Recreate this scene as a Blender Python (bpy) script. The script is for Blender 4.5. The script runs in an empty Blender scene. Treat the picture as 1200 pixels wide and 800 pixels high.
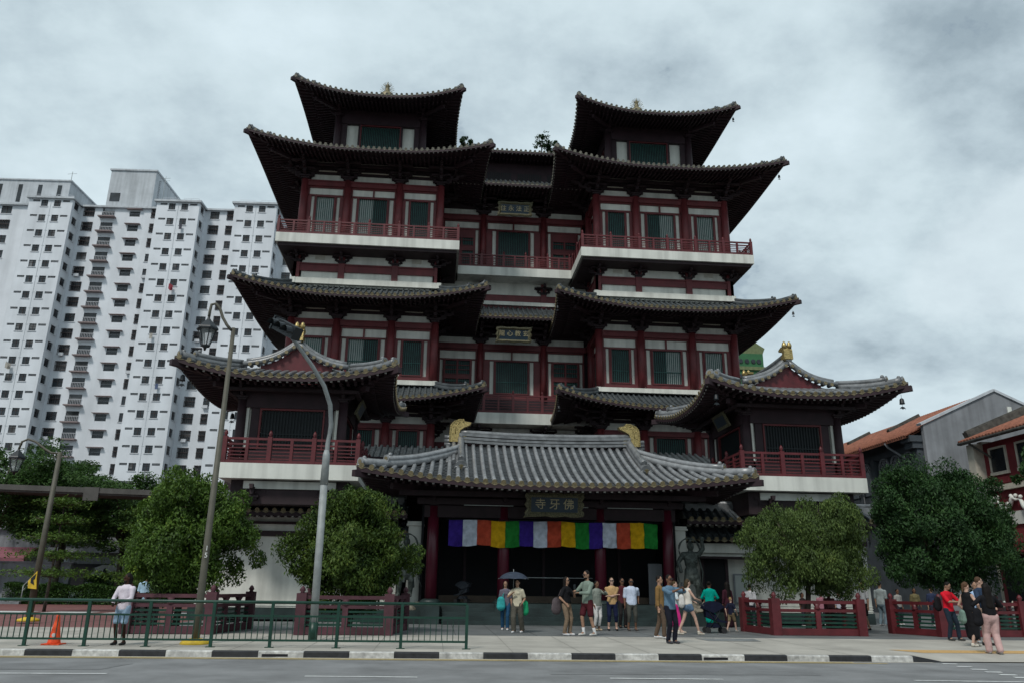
import bpy, bmesh, math, random
import numpy as np
from mathutils import Matrix, Vector, noise
random.seed(7); RS = np.random.RandomState(11)
R = math.radians; PI = math.pi
scene = bpy.context.scene
COL = scene.collection

# ---------------------------------------------------------------- camera
FPX, PITCH, ROLL, YAW, EYE = 925.82, R(17.28), R(.73), R(4.99), 1.55
Fw = Vector((math.sin(YAW)*math.cos(PITCH), math.cos(YAW)*math.cos(PITCH), math.sin(PITCH)))
Rt0 = Vector((math.cos(YAW), -math.sin(YAW), 0)); Up0 = Rt0.cross(Fw)
Rt = Rt0*math.cos(ROLL) + Up0*math.sin(ROLL); Up = Up0*math.cos(ROLL) - Rt0*math.sin(ROLL)
cam = bpy.data.cameras.new('camera'); cam.sensor_width = 36; cam.lens = FPX/1200*36
cam.clip_end = 3000; cam.clip_start = .1
camo = bpy.data.objects.new('camera', cam); COL.objects.link(camo)
camo.matrix_world = Matrix(((Rt.x, Up.x, -Fw.x, 0), (Rt.y, Up.y, -Fw.y, 0), (Rt.z, Up.z, -Fw.z, EYE), (0, 0, 0, 1)))
scene.camera = camo

# ---------------------------------------------------------------- sky and sun
SUN_EL, SUN_ROT = R(50), R(212)      # high, behind the viewer and to the left
w = bpy.data.worlds.new('World'); scene.world = w; w.use_nodes = True
nt = w.node_tree; N = nt.nodes; L = nt.links
for n in list(N): N.remove(n)
out = N.new('ShaderNodeOutputWorld')
sky = N.new('ShaderNodeTexSky'); sky.sky_type = 'NISHITA'; sky.sun_disc = False
sky.sun_elevation = SUN_EL; sky.sun_rotation = SUN_ROT; sky.air_density = 1.2; sky.dust_density = 2.0
bg1 = N.new('ShaderNodeBackground'); bg1.inputs[1].default_value = .06
L.new(sky.outputs[0], bg1.inputs[0])
tc = N.new('ShaderNodeTexCoord'); sep = N.new('ShaderNodeSeparateXYZ'); L.new(tc.outputs['Generated'], sep.inputs[0])
def wm(op, a, b=None, clamp=False):
    m = N.new('ShaderNodeMath'); m.operation = op; m.use_clamp = clamp
    for i, x in enumerate((a, b)):
        if x is None: continue
        if isinstance(x, (int, float)): m.inputs[i].default_value = x
        else: L.new(x, m.inputs[i])
    return m.outputs[0]
zz = wm('MAXIMUM', sep.outputs[2], 0.0); zz = wm('ADD', zz, .4)
cx = wm('DIVIDE', sep.outputs[0], zz); cy = wm('DIVIDE', sep.outputs[1], zz)
cmb = N.new('ShaderNodeCombineXYZ'); L.new(cx, cmb.inputs[0]); L.new(cy, cmb.inputs[1])
def wnoise(scale, detail, rough, dist=0., off=(0, 0, 0), sc=(1, 1, 1)):
    mp = N.new('ShaderNodeMapping'); mp.inputs['Location'].default_value = off; mp.inputs['Scale'].default_value = sc
    L.new(cmb.outputs[0], mp.inputs[0])
    t = N.new('ShaderNodeTexNoise'); t.inputs['Scale'].default_value = scale; t.inputs['Detail'].default_value = detail
    t.inputs['Roughness'].default_value = rough; t.inputs['Distortion'].default_value = dist
    L.new(mp.outputs[0], t.inputs['Vector']); return t.outputs['Fac']
def wramp(f, stops):
    r = N.new('ShaderNodeValToRGB'); L.new(f, r.inputs[0]); e = r.color_ramp.elements
    while len(e) < len(stops): e.new(.5)
    for k, (p, c) in enumerate(stops): e[k].position = p; e[k].color = (*c, 1)
    return r.outputs[0]
big = wnoise(1.1, 3, .5, .2, (3.1, 1.7, 0)); mid = wnoise(3.3, 14, .59, .0, (0.4, 5.2, 0), (1, 1.15, 1))
dens = wm('ADD', wm('MULTIPLY', big, .42), wm('MULTIPLY', mid, .58))
gd = N.new('ShaderNodeVectorMath'); gd.operation = 'DOT_PRODUCT'; L.new(tc.outputs['Generated'], gd.inputs[0])
gd.inputs[1].default_value = tuple((Fw + Rt*((600-600)/FPX) - Up*((60-400)/FPX)).normalized())
gm = N.new('ShaderNodeMapRange'); gm.inputs[1].default_value = .82; gm.inputs[2].default_value = 1.0; gm.inputs[3].default_value = 0; gm.inputs[4].default_value = .045; L.new(gd.outputs['Value'], gm.inputs[0])
dens = wm('ADD', dens, gm.outputs[0])
ccol = wramp(dens, [(.40, (.235, .298, .342)), (.47, (.345, .422, .468)), (.54, (.435, .522, .563)), (.62, (.50, .59, .635))])
# a brighter, lit cumulus bank low in the sky to the right
cd = N.new('ShaderNodeVectorMath'); cd.operation = 'DOT_PRODUCT'; L.new(tc.outputs['Generated'], cd.inputs[0])
_d = (Fw + Rt*((1185-600)/FPX) - Up*((305-400)/FPX)).normalized(); cd.inputs[1].default_value = tuple(_d)
cms = N.new('ShaderNodeMapRange'); cms.inputs[1].default_value = .992; cms.inputs[2].default_value = 1.0; L.new(cd.outputs['Value'], cms.inputs[0])
n3 = N.new('ShaderNodeTexNoise'); n3.inputs['Scale'].default_value = 9; n3.inputs['Detail'].default_value = 7; n3.inputs['Roughness'].default_value = .55; L.new(tc.outputs['Generated'], n3.inputs['Vector'])
cbl = wm('MULTIPLY', wm('SUBTRACT', wm('ADD', wm('MULTIPLY', cms.outputs[0], .55), n3.outputs['Fac']), .68), 4.5, True)
cmx = N.new('ShaderNodeMix'); cmx.data_type = 'RGBA'; L.new(wm('MULTIPLY', cbl, .6), cmx.inputs[0]); L.new(ccol, cmx.inputs[6]); cmx.inputs[7].default_value = (.52, .60, .64, 1)
bg2 = N.new('ShaderNodeBackground'); L.new(cmx.outputs[2], bg2.inputs[0]); bg2.inputs[1].default_value = 1.0
cover = wm('MULTIPLY', wm('SUBTRACT', mid, .26), 9.0, True)
# a thinner, hazier band near the horizon
mixs = N.new('ShaderNodeMixShader'); L.new(wm('MAXIMUM', cover, .82), mixs.inputs[0]); L.new(bg1.outputs[0], mixs.inputs[1]); L.new(bg2.outputs[0], mixs.inputs[2])
L.new(mixs.outputs[0], out.inputs[0])
sd = bpy.data.lights.new('sun', 'SUN'); sd.energy = 1.6; sd.angle = R(11); sd.color = (1, .965, .91)
so = bpy.data.objects.new('sun', sd); COL.objects.link(so)
# Nishita sun_rotation is measured from +Y towards +X
sdir = Vector((math.sin(SUN_ROT)*math.cos(SUN_EL), math.cos(SUN_ROT)*math.cos(SUN_EL), math.sin(SUN_EL)))
so.rotation_euler = sdir.to_track_quat('Z', 'Y').to_euler()
scene.view_settings.view_transform = 'Standard'; scene.view_settings.look = 'None'
scene.view_settings.exposure = 0.5; scene.view_settings.gamma = 1; scene.view_settings.use_curve_mapping = False
scene.cycles.max_bounces = 6; scene.cycles.diffuse_bounces = 3

def at(u, v, Y=None, Z=None, X=None):
    """world point seen at photo pixel (u, v) whose real depth Y, height Z or side X is known (used as a ruler while laying things out)"""
    d = Fw + Rt*((u-600)/FPX) - Up*((v-400)/FPX)
    t = Y/d.y if Y is not None else (X/d.x if X is not None else (Z-EYE)/d.z)
    q = d*t; q.z += EYE; return q

# ---------------------------------------------------------------- materials
def mat(name, col, rough=.7, var=.12, scale=3., metal=0., bump=0., bscale=20., col2=None, spec=.4, stain=0., alpha=1, emit=0, trans=0., sheen=0):
    m = bpy.data.materials.new(name); m.use_nodes = True; t = m.node_tree; n = t.nodes; l = t.links
    b = n['Principled BSDF']; b.inputs['Roughness'].default_value = rough; b.inputs['Metallic'].default_value = metal
    b.inputs['Specular IOR Level'].default_value = spec
    if trans: b.inputs['Transmission Weight'].default_value = trans
    if alpha < 1: b.inputs['Alpha'].default_value = alpha
    tc = n.new('ShaderNodeTexCoord'); ns = n.new('ShaderNodeTexNoise'); ns.inputs['Scale'].default_value = scale
    ns.inputs['Detail'].default_value = 6; ns.inputs['Roughness'].default_value = .6
    l.new(tc.outputs['Object'], ns.inputs['Vector'])
    mx = n.new('ShaderNodeMix'); mx.data_type = 'RGBA'
    c2 = col2 or tuple(c*(1-var*2) for c in col); c1 = col if col2 else tuple(min(1, c*(1+var)) for c in col)
    mx.inputs[6].default_value = (*c2, 1); mx.inputs[7].default_value = (*c1, 1)
    cr = n.new('ShaderNodeMapRange'); cr.inputs[1].default_value = .32; cr.inputs[2].default_value = .68
    l.new(ns.outputs['Fac'], cr.inputs[0]); l.new(cr.outputs[0], mx.inputs[0])
    o = mx.outputs[2]
    if stain:
        mp = n.new('ShaderNodeMapping'); mp.inputs['Scale'].default_value = (1.6, 1.6, .12) if name != 'white_painted_wall' else (.35, .35, .04); l.new(tc.outputs['Object'], mp.inputs[0])
        n2 = n.new('ShaderNodeTexNoise'); n2.inputs['Scale'].default_value = 1.4; n2.inputs['Detail'].default_value = 5; l.new(mp.outputs[0], n2.inputs['Vector'])
        r2 = n.new('ShaderNodeMapRange'); r2.inputs[1].default_value = .42; r2.inputs[2].default_value = .7; r2.inputs[3].default_value = 1; r2.inputs[4].default_value = 1-stain
        l.new(n2.outputs['Fac'], r2.inputs[0])
        vm = n.new('ShaderNodeVectorMath'); vm.operation = 'SCALE'; l.new(o, vm.inputs[0]); l.new(r2.outputs[0], vm.inputs['Scale']); o = vm.outputs[0]
    l.new(o, b.inputs['Base Color'])
    if bump:
        nb = n.new('ShaderNodeTexNoise'); nb.inputs['Scale'].default_value = bscale; nb.inputs['Detail'].default_value = 5; l.new(tc.outputs['Object'], nb.inputs['Vector'])
        bp = n.new('ShaderNodeBump'); bp.inputs['Strength'].default_value = bump; bp.inputs['Distance'].default_value = .02
        l.new(nb.outputs['Fac'], bp.inputs['Height']); l.new(bp.outputs[0], b.inputs['Normal'])
    if emit: b.inputs['Emission Color'].default_value = (*col, 1); b.inputs['Emission Strength'].default_value = emit
    return m
M = dict(
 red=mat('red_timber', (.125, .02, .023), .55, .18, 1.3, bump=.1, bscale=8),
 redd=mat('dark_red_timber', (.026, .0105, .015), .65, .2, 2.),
 redold=mat('faded_rail_paint', (.085, .03, .04), .7, .2, 2.),
 redrail=mat('red_rail_paint', (.10, .014, .018), .5, .18, 2.),
 pillar=mat('maroon_lacquer', (.085, .008, .02), .35, .12, 1.2),
 white=mat('cream_plaster', (.66, .66, .60), .85, .06, 1.2, stain=.24),
 slab=mat('pale_fascia', (.64, .65, .60), .8, .06, .7, stain=.28),
 tile=mat('grey_roof_tile', (.038, .043, .047), .42, .25, 2.2, bump=.3, bscale=14, spec=.6),
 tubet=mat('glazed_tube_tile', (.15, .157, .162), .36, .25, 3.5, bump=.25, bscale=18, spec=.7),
 tubep=mat('sunlit_tube_tile', (.22, .228, .235), .32, .2, 4, bump=.2, bscale=18, spec=.8),  # lighter copy of the tube tile, daylight on the porch put into its colour
 tileT=mat('slate_green_tile', (.055, .065, .07), .45, .25, 2.2, bump=.3, bscale=14, spec=.5),
 gend=mat('gilt_tile_end', (.19, .155, .085), .5, .3, 30),
 gendT=mat('weathered_gilt_end', (.17, .158, .125), .6, .25, 30),
 gold=mat('gold_leaf', (.42, .32, .13), .38, .3, 14, metal=.6, bump=.6, bscale=30),
 rend=mat('rafter_end', (.24, .22, .2), .7, .1),
 green=mat('green_lattice', (.012, .07, .06), .5, .2, 3),
 greenp=mat('dark_green_pane', (.003, .008, .01), .6, .2, 3),
 blind=mat('pale_blind', (.42, .45, .43), .8, .05),
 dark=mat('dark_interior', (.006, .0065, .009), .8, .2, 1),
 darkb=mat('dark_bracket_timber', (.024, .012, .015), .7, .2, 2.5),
 grst=mat('dark_green_stone', (.022, .036, .035), .45, .25, 1.3, bump=.1),
 bronze=mat('verdigris_bronze', (.075, .09, .08), .55, .35, 9, bump=.4, bscale=16, metal=.2),
 rock=mat('mottled_rock', (.2, .18, .14), .9, .4, 5, bump=1, bscale=8),
 plaqb=mat('navy_plaque', (.005, .02, .035), .4, .1), plaqf=mat('carved_gilt_frame', (.12, .11, .06), .6, .45, 22, bump=1, bscale=25),
 gilt=mat('gilt_letter', (.36, .31, .18), .5, .1),
 hdb=mat('white_painted_wall', (.66, .69, .73), .85, .05, .25, stain=.16), hdb2=mat('grey_parapet', (.48, .51, .54), .85, .08, .4, stain=.2),
 hwin=mat('dark_window_glass', (.018, .024, .03), .25, .5, .7, spec=.6), hframe=mat('pale_window_frame', (.5, .52, .55), .6, .03),
 curtain=mat('drawn_curtain', (.12, .125, .13), .9, .4, .5),
 hgrill=mat('brown_window_grille', (.05, .035, .034), .7, .1), hledge=mat('red_brown_ledge', (.24, .19, .19), .8, .1),
 steel=mat('galvanised_steel', (.27, .29, .29), .6, .12, 4, metal=.15), pole=mat('olive_lamp_post', (.085, .08, .06), .6, .12, 3),
 black=mat('black_metal', (.012, .016, .02), .45, .1), lampg=mat('frosted_lantern_glass', (.45, .48, .48), .2, .05, alpha=.35),
 railg=mat('green_railing_paint', (.006, .042, .027), .4, .15, 3), orange=mat('orange_cone', (.85, .09, .02), .45, .06),
 yellow=mat('yellow_paint', (.62, .42, .03), .6, .12, 6), whitep=mat('white_paint', (.62, .63, .62), .6, .12, 8, stain=.2),
 blackp=mat('black_paint', (.022, .023, .026), .6, .25, 8),
 asphalt=mat('asphalt', (.195, .198, .2), .9, .16, .7, bump=.5, bscale=60), pave=mat('pale_concrete_paving', (.37, .35, .31), .9, .12, .8, bump=.15, bscale=30),
 plaza=mat('grey_granite_paving', (.14, .147, .147), .6, .15, .7, bump=.1), redroad=mat('red_road', (.18, .075, .07), .9, .12, .8), kerbw=mat('kerb_white', (.52, .515, .49), .8, .2, 9, stain=.4),
 road_y=mat('faded_yellow_line', (.55, .43, .2), .8, .15, 9), tact=mat('ochre_tactile', (.50, .31, .12), .8, .1, 12, bump=.4, bscale=60), ground=mat('ground_earth', (.13, .13, .12), .95, .2, .1),
 bark=mat('bark', (.075, .06, .045), .9, .3, 6, bump=1, bscale=14),
 clay=mat('orange_clay_tile', (.27, .105, .065), .8, .25, 5, bump=.5), greywall=mat('grey_cement_wall', (.23, .24, .255), .9, .12, .6, stain=.3),
 shop=mat('dark_blue_grey_wall', (.05, .06, .07), .8, .15, 1), shopred=mat('maroon_shop_wall', (.16, .02, .025), .8, .15, .9), cream=mat('cream_trim', (.45, .42, .35), .8, .1), ridgem=mat('mossy_ridge', (.085, .08, .07), .9, .3, 3),
 bldg=mat('green_building', (.035, .13, .055), .8, .1, .4), bldy=mat('olive_trim', (.14, .17, .08), .8), conc=mat('bridge_concrete', (.09, .088, .082), .9, .1, 1, stain=.2),
 carw=mat('white_car_paint', (.62, .64, .64), .25, .03, spec=.8), carg=mat('grey_car_paint', (.2, .21, .23), .25, .04, spec=.8), glass=mat('car_glass', (.02, .03, .035), .1, .1, spec=.9), tyre=mat('rubber', (.015, .015, .016), .8, .1), pinka=mat('pink_awning', (.22, .08, .1), .8, .1),
)
def cm(name, c, r=.85, **k):
    if name not in M: M[name] = mat(name, c, r, .14, 5, bump=1., bscale=7, spec=.1, **k)
    return M[name]
def leafmat(name, c1, c2, c3):
    m = bpy.data.materials.new(name); m.use_nodes = True; t = m.node_tree; n = t.nodes; l = t.links; b = n['Principled BSDF']
    b.inputs['Roughness'].default_value = .6; b.inputs['Specular IOR Level'].default_value = .25
    tcn = n.new('ShaderNodeTexCoord'); ns = n.new('ShaderNodeTexNoise'); ns.inputs['Scale'].default_value = 1.7; ns.inputs['Detail'].default_value = 3
    l.new(tcn.outputs['Object'], ns.inputs['Vector'])
    n2 = n.new('ShaderNodeTexNoise'); n2.inputs['Scale'].default_value = 17; n2.inputs['Detail'].default_value = 1; l.new(tcn.outputs['Object'], n2.inputs['Vector'])
    ad = n.new('ShaderNodeMath'); ad.operation = 'ADD'; l.new(ns.outputs['Fac'], ad.inputs[0]); l.new(n2.outputs['Fac'], ad.inputs[1])
    r = n.new('ShaderNodeValToRGB'); e = r.color_ramp.elements; e.new(.5); e.new(.5)
    for k, (p, c) in enumerate([(.38, c1), (.52, c2), (.6, c2), (.72, c3)]): e[k].position = p; e[k].color = (*c, 1)
    h = n.new('ShaderNodeMath'); h.operation = 'MULTIPLY'; h.inputs[1].default_value = .5; l.new(ad.outputs[0], h.inputs[0]); l.new(h.outputs[0], r.inputs[0])
    l.new(r.outputs[0], b.inputs['Base Color'])
    tr = n.new('ShaderNodeBsdfTranslucent'); l.new(r.outputs[0], tr.inputs[0]); mx = n.new('ShaderNodeMixShader'); mx.inputs[0].default_value = .22
    l.new(b.outputs[0], mx.inputs[1]); l.new(tr.outputs[0], mx.inputs[2]); l.new(mx.outputs[0], n['Material Output'].inputs[0]); return m
M['leafA'] = leafmat('glossy_leaves', (.018, .04, .008), (.075, .14, .02), (.27, .32, .035))
M['leafB'] = leafmat('olive_leaves', (.016, .038, .009), (.072, .12, .02), (.25, .27, .045))
M['leafC'] = leafmat('grey_green_leaves', (.028, .05, .014), (.08, .125, .03), (.2, .24, .055))
M['leafD'] = leafmat('deep_green_leaves', (.01, .03, .01), (.03, .075, .02), (.075, .14, .03))
M['leafE'] = leafmat('far_tree_leaves', (.012, .034, .01), (.055, .12, .025), (.14, .21, .035))

# ---------------------------------------------------------------- mesh helpers
class MB:
    def __init__(s, T=None): s.V = []; s.F = []; s.S = []; s.m = []; s.T = T; s.mi = 0
    def v(s, p):
        if s.T: p = s.T(p)
        s.V.append((p[0], p[1], p[2])); return len(s.V)-1
    def f(s, idx, smooth=False): s.F.append(tuple(idx)); s.S.append(smooth); s.m.append(s.mi)
    def quad(s, *ps, smooth=False): s.f([s.v(p) for p in ps], smooth)
    def box(s, a0, a1, b0, b1, c0, c1):
        i = [s.v(p) for p in ((a0, b0, c0), (a1, b0, c0), (a1, b1, c0), (a0, b1, c0), (a0, b0, c1), (a1, b0, c1), (a1, b1, c1), (a0, b1, c1))]
        for q in ((3, 2, 1, 0), (4, 5, 6, 7), (0, 1, 5, 4), (1, 2, 6, 5), (2, 3, 7, 6), (3, 0, 4, 7)): s.f([i[k] for k in q])
    def beam(s, p, q, w, h, up=(0, 0, 1)):
        p = Vector(p); q = Vector(q); d = (q-p).normalized(); u = Vector(up); x = d.cross(u)
        if x.length < 1e-4: x = d.cross(Vector((1, 0, 0)))
        x.normalize(); y = x.cross(d); x *= w/2; y *= h/2
        i = [s.v(a) for a in (p-x-y, p+x-y, p+x+y, p-x+y, q-x-y, q+x-y, q+x+y, q-x+y)]
        for k in ((0, 1, 2, 3), (7, 6, 5, 4), (0, 4, 5, 1), (1, 5, 6, 2), (2, 6, 7, 3), (3, 7, 4, 0)): s.f([i[j] for j in k])
    def tube(s, path, r, n=8, cap=True, smooth=True, sx=1., sy=1., up=(0, 0, 1)):
        path = [Vector(p) for p in path]; rings = []; K = len(path)
        for k, p in enumerate(path):
            d = (path[min(k+1, K-1)]-path[max(k-1, 0)]).normalized(); u = Vector(up); x = d.cross(u)
            if x.length < 1e-3: x = d.cross(Vector((0, 1, 0)))
            x.normalize(); y = x.cross(d); rr = r[k] if hasattr(r, '__len__') else r
            rings.append([s.v(p + x*(math.cos(2*PI*j/n)*rr*sx) + y*(math.sin(2*PI*j/n)*rr*sy)) for j in range(n)])
        for a, b in zip(rings, rings[1:]):
            for j in range(n): s.f([a[j], a[(j+1) % n], b[(j+1) % n], b[j]], smooth)
        if cap: s.f(rings[0][::-1]); s.f(rings[-1])
    def lathe(s, c, prof, n=16, smooth=True, sx=1, sy=1):
        rings = [[s.v((c[0]+math.cos(2*PI*j/n)*r*sx, c[1]+math.sin(2*PI*j/n)*r*sy, c[2]+z)) for j in range(n)] for r, z in prof]
        for a, b in zip(rings, rings[1:]):
            for j in range(n): s.f([a[j], a[(j+1) % n], b[(j+1) % n], b[j]], smooth)
        s.f(rings[0][::-1]); s.f(rings[-1])
    def prism(s, poly, d0, d1, ax='y'):
        """polygon in the plane across ax, extruded from d0 to d1"""
        mk = {'y': lambda a, b, d: (a, d, b), 'x': lambda a, b, d: (d, a, b), 'z': lambda a, b, d: (a, b, d)}[ax]
        A = [s.v(mk(a, b, d0)) for a, b in poly]; B = [s.v(mk(a, b, d1)) for a, b in poly]; n = len(poly)
        s.f(A[::-1] if ax != 'y' else A); s.f(B if ax != 'y' else B[::-1])
        for k in range(n): s.f([A[k], A[(k+1) % n], B[(k+1) % n], B[k]] if ax != 'y' else [B[k], B[(k+1) % n], A[(k+1) % n], A[k]])
    def ball(s, c, rx, ry=None, rz=None, n=10, m=6):
        ry = ry or rx; rz = rz or rx
        s.lathe((0, 0, 0) if False else c, [(max(.02, math.sin(PI*k/m))*rx, -math.cos(PI*k/m)*rz) for k in range(m+1)], n, sx=1, sy=ry/rx)
    def build(s, name, mats, parent=None):
        me = bpy.data.meshes.new(name); me.from_pydata(s.V, [], s.F)
        if not isinstance(mats, (list, tuple)): mats = [mats]
        for m_ in mats: me.materials.append(M[m_] if isinstance(m_, str) else m_)
        me.polygons.foreach_set('use_smooth', s.S); me.polygons.foreach_set('material_index', s.m)
        bm = bmesh.new(); bm.from_mesh(me); bmesh.ops.recalc_face_normals(bm, faces=bm.faces); bm.to_mesh(me); bm.free()
        return link(name, me, parent)
WM = {}
def link(name, data, parent=None):
    o = bpy.data.objects.new(name, data); COL.objects.link(o); WM[o.name] = Matrix.Identity(4)
    if parent is not None:
        o.parent = parent; o.matrix_parent_inverse = WM[parent.name].inverted()
    return o
def tag(o, label=None, cat=None, group=None, kind=None):
    if label: o['label'] = label
    if cat: o['category'] = cat
    if group: o['group'] = group
    if kind: o['kind'] = kind
    return o
def thing(name, loc, label, cat, group=None, rz=0):
    o = bpy.data.objects.new(name, None); COL.objects.link(o); o.location = loc; o.rotation_euler = (0, 0, rz)
    o.empty_display_size = .3; WM[o.name] = Matrix.Translation(loc) @ Matrix.Rotation(rz, 4, 'Z')
    return tag(o, label, cat, group)
def struct(o): o['kind'] = 'structure'; return o
def local(parent):      # transform: coordinates local to a thing -> world
    m = WM[parent.name]; return lambda p: m @ Vector(p)
def copy_tree(o, parent=None, keep=None):
    c = o.copy(); COL.objects.link(c); WM[c.name] = WM[o.name].copy()
    if parent is not None: c.parent = parent
    for ch in [x for x in bpy.data.objects if x.parent == o and x != c]: copy_tree(ch, c)
    return c
def frame(o, u, w):      # local (along, out, up) -> world
    o = Vector(o); u = Vector(u); w = Vector(w)
    return lambda p: o + u*p[0] + w*p[1] + Vector((0, 0, p[2]))
# ---------------------------------------------------------------- ground, road, kerb
KS = -.0256
def kerbY(x): return 19.2 + KS*x
def gz(x, y):            # paving falls gently from the temple forecourt to the kerb
    d = y - kerbY(x)
    return .13 + .07*max(0, min(1, (d-.3)/5.))
def strip(name, m, x0, x1, f0, f1, z, parent=None, nx=24):
    b = MB(); xs = np.linspace(x0, x1, nx+1)
    for a, c in zip(xs, xs[1:]):
        za = z if not callable(z) else None
        P = [(a, f0(a)), (c, f0(c)), (c, f1(c)), (a, f1(a))]
        b.quad(*[(p, q, z(p, q) if callable(z) else z) for p, q in P])
    return struct(b.build(name, m))
b = MB(); b.quad((-900, -300, -.03), (900, -300, -.03), (900, 1500, -.03), (-900, 1500, -.03)); struct(b.build('ground', 'ground'))
strip('road', 'asphalt', -90, 90, lambda x: -8, lambda x: kerbY(x)+.02, 0)
strip('side_road', 'redroad', -60, -9.2, lambda x: 27.5+.0*x, lambda x: 62, .012)
# pavement: pale strip by the kerb, dark granite behind it
strip('pavement', 'pave', -70, 11.4, lambda x: kerbY(x)+.14, lambda x: kerbY(x)+5.5, lambda x, y: gz(x, y))
strip('pavement', 'pave', 11.4, 60, lambda x: kerbY(x)+.9, lambda x: kerbY(x)+5.5, lambda x, y: gz(x, y), nx=8)
b = MB(); n = 10
for k in range(n):
    a, c = 11.4+48.6*k/n, 11.4+48.6*(k+1)/n
    b.quad((a, kerbY(a)+.02, .02), (c, kerbY(c)+.02, .02), (c, kerbY(c)+.9, gz(c, kerbY(c)+.9)), (a, kerbY(a)+.9, gz(a, kerbY(a)+.9)))
struct(b.build('kerb_ramp', 'pave'))
b = MB(); b.quad((11.4, kerbY(11.4)+.02, .02), (11.4, kerbY(11.4)+.9, .13), (11.4, kerbY(11.4)+.9, -.02), (11.4, kerbY(11.4)+.02, -.02)); struct(b.build('kerb_ramp_side', 'pave'))
strip('forecourt', 'plaza', -9.2, 60, lambda x: kerbY(x)+5.5, lambda x: 33, .2)
strip('left_pavement', 'pave', -70, -9.2, lambda x: kerbY(x)+5.5, lambda x: 27.5, .2, nx=6)
strip('side_paving', 'plaza', 18, 60, lambda x: 33, lambda x: 75, .2, nx=4)
b = MB()
for k in range(14):       # joints in the pale paving
    x = -9+2.2*k + .3*math.sin(k*3)
    b.box(x, x+.012, kerbY(x)+.2, kerbY(x)+5.4, .1, .1)
# kerb stones: alternating black and white paint
KB = [-8.93+1.005*k for k in range(-40, 21)]
kb = MB()
for k, x0 in enumerate(KB):
    x1 = x0+1.0; kb.mi = 0 if (k % 2 == 0) else 1
    if x1 > 11.6: x1 = 11.25
    T = [(x0, kerbY(x0)), (x1, kerbY(x1))]; g = .006
    pr = [(0, 0), (0, .112), (.03, .134), (.15, .136), (.15, 0)]
    A = [kb.v((x0+g/2, kerbY(x0)+d, z)) for d, z in pr]; B = [kb.v((x1-g/2, kerbY(x1)+d, z)) for d, z in pr]
    for j in range(5): kb.f([A[j], B[j], B[(j+1) % 5], A[(j+1) % 5]])
    kb.f(A); kb.f(B[::-1])
x0, x1 = 11.25, 11.85; kb.mi = 0     # tapering end stone
A = [kb.v((x0, kerbY(x0)+d, z)) for d, z in ((0, 0), (0, .125), (.15, .136), (.15, 0))]; B = [kb.v((x1, kerbY(x1)+d, z)) for d, z in ((0, 0), (0, .02), (.15, .03), (.15, 0))]
for j in range(4): kb.f([A[j], B[j], B[(j+1) % 4], A[(j+1) % 4]])
kb.f(B[::-1]); struct(kb.build('kerb', ['blackp', 'kerbw']))
strip('gutter', 'pave', -60, 11.6, lambda x: kerbY(x)-.16, lambda x: kerbY(x), .004)
strip('yellow_line', 'road_y', -60, 9.6, lambda x: kerbY(x)-.27, lambda x: kerbY(x)-.17, .008)
strip('yellow_line', 'road_y', -60, 10.3, lambda x: kerbY(x)-.48, lambda x: kerbY(x)-.38, .008)
for u0, u1, v0, v1 in ((-160, 125, 788, 789), (357, 489, 792, 793.3), (715, 847, 794.5, 795.7), (1072, 1210, 797, 799)):
    p = at(u0, v0, Z=0); q = at(u1, v1, Z=0); b = MB(); b.quad((p.x, p.y-.06, .008), (q.x, q.y-.06, .008), (q.x, q.y+.06, .008), (p.x, p.y+.06, .008)); struct(b.build('lane_line', 'whitep'))
b = MB()
for k in range(9):
    p = at(1112+17*k, 777.5+3.2*k, Z=0); b.quad((p.x-.18, p.y-.09, .008), (p.x+.14, p.y-.14, .008), (p.x+.2, p.y+.04, .008), (p.x-.12, p.y+.1, .008))
struct(b.build('crossing_marks', 'whitep'))
b = MB()
for k in range(7):
    x = -33+3.1*k; b.quad((x, 43.5, .02), (x+2.2, 43.5, .02), (x+2.4, 47.5, .02), (x+.2, 47.5, .02))
struct(b.build('crossing_bars', 'whitep'))
b = MB()
def gq(x, y, dz=.005): return (x, y, gz(x, y)+dz)
for k in range(8):
    a, c = 11.2+2*k if k else 12.0, 13.2+2*k
    a2 = 11.55 if k == 0 else a
    b.quad(gq(a, kerbY(a)+.95), gq(c, kerbY(c)+.95), gq(c, kerbY(c)+1.75), gq(a2, kerbY(a2)+1.75))
struct(b.build('tactile_strip', 'tact'))
b = MB(); b.quad((7.7, 23.1, .189), (9.2, 23.1, .189), (9.35, 24.1, .203), (7.6, 24.1, .203)); struct(b.build('drain_cover', mat('cover_grey', (.2, .21, .21), .6, .2)))
# joints, drain slots and wear
b = MB()
for k in range(20):
    x = -19+1.6*k+.0; y0 = kerbY(x)+.16
    if x < 11: b.quad((x, y0, gz(x, y0)+.003), (x+.014, y0, gz(x, y0)+.003), (x+.014, y0+5.2, gz(x, y0+5.2)+.003), (x, y0+5.2, gz(x, y0+5.2)+.003))
for d in (1.7, 3.5):
    for k in range(30):
        xa, xc = -20+1.04*k, -18.96+1.04*k; y0, y1 = kerbY(xa)+d, kerbY(xc)+d; b.quad((xa, y0, gz(xa, y0)+.003), (xc, y1, gz(xc, y1)+.003), (xc, y1+.014, gz(xc, y1)+.003), (xa, y0+.014, gz(xa, y0)+.003))
struct(b.build('paving_joints', mat('joint_grey', (.2, .19, .17), .9)))
b = MB()
for k in range(40):
    x = -9+1.2*k; 
    if x < 40: b.quad((x, kerbY(x)+5.52, .203), (x+.015, kerbY(x)+5.52, .203), (x+.015, 33, .203), (x, 33, .203))
for y in (25.9, 27.4, 28.9, 30.4): b.quad((-9, y, .2035), (40, y, .2035), (40, y+.015, .2035), (-9, y+.015, .2035))
struct(b.build('forecourt_joints', mat('joint_dark', (.05, .055, .055), .9)))
b = MB()
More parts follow.
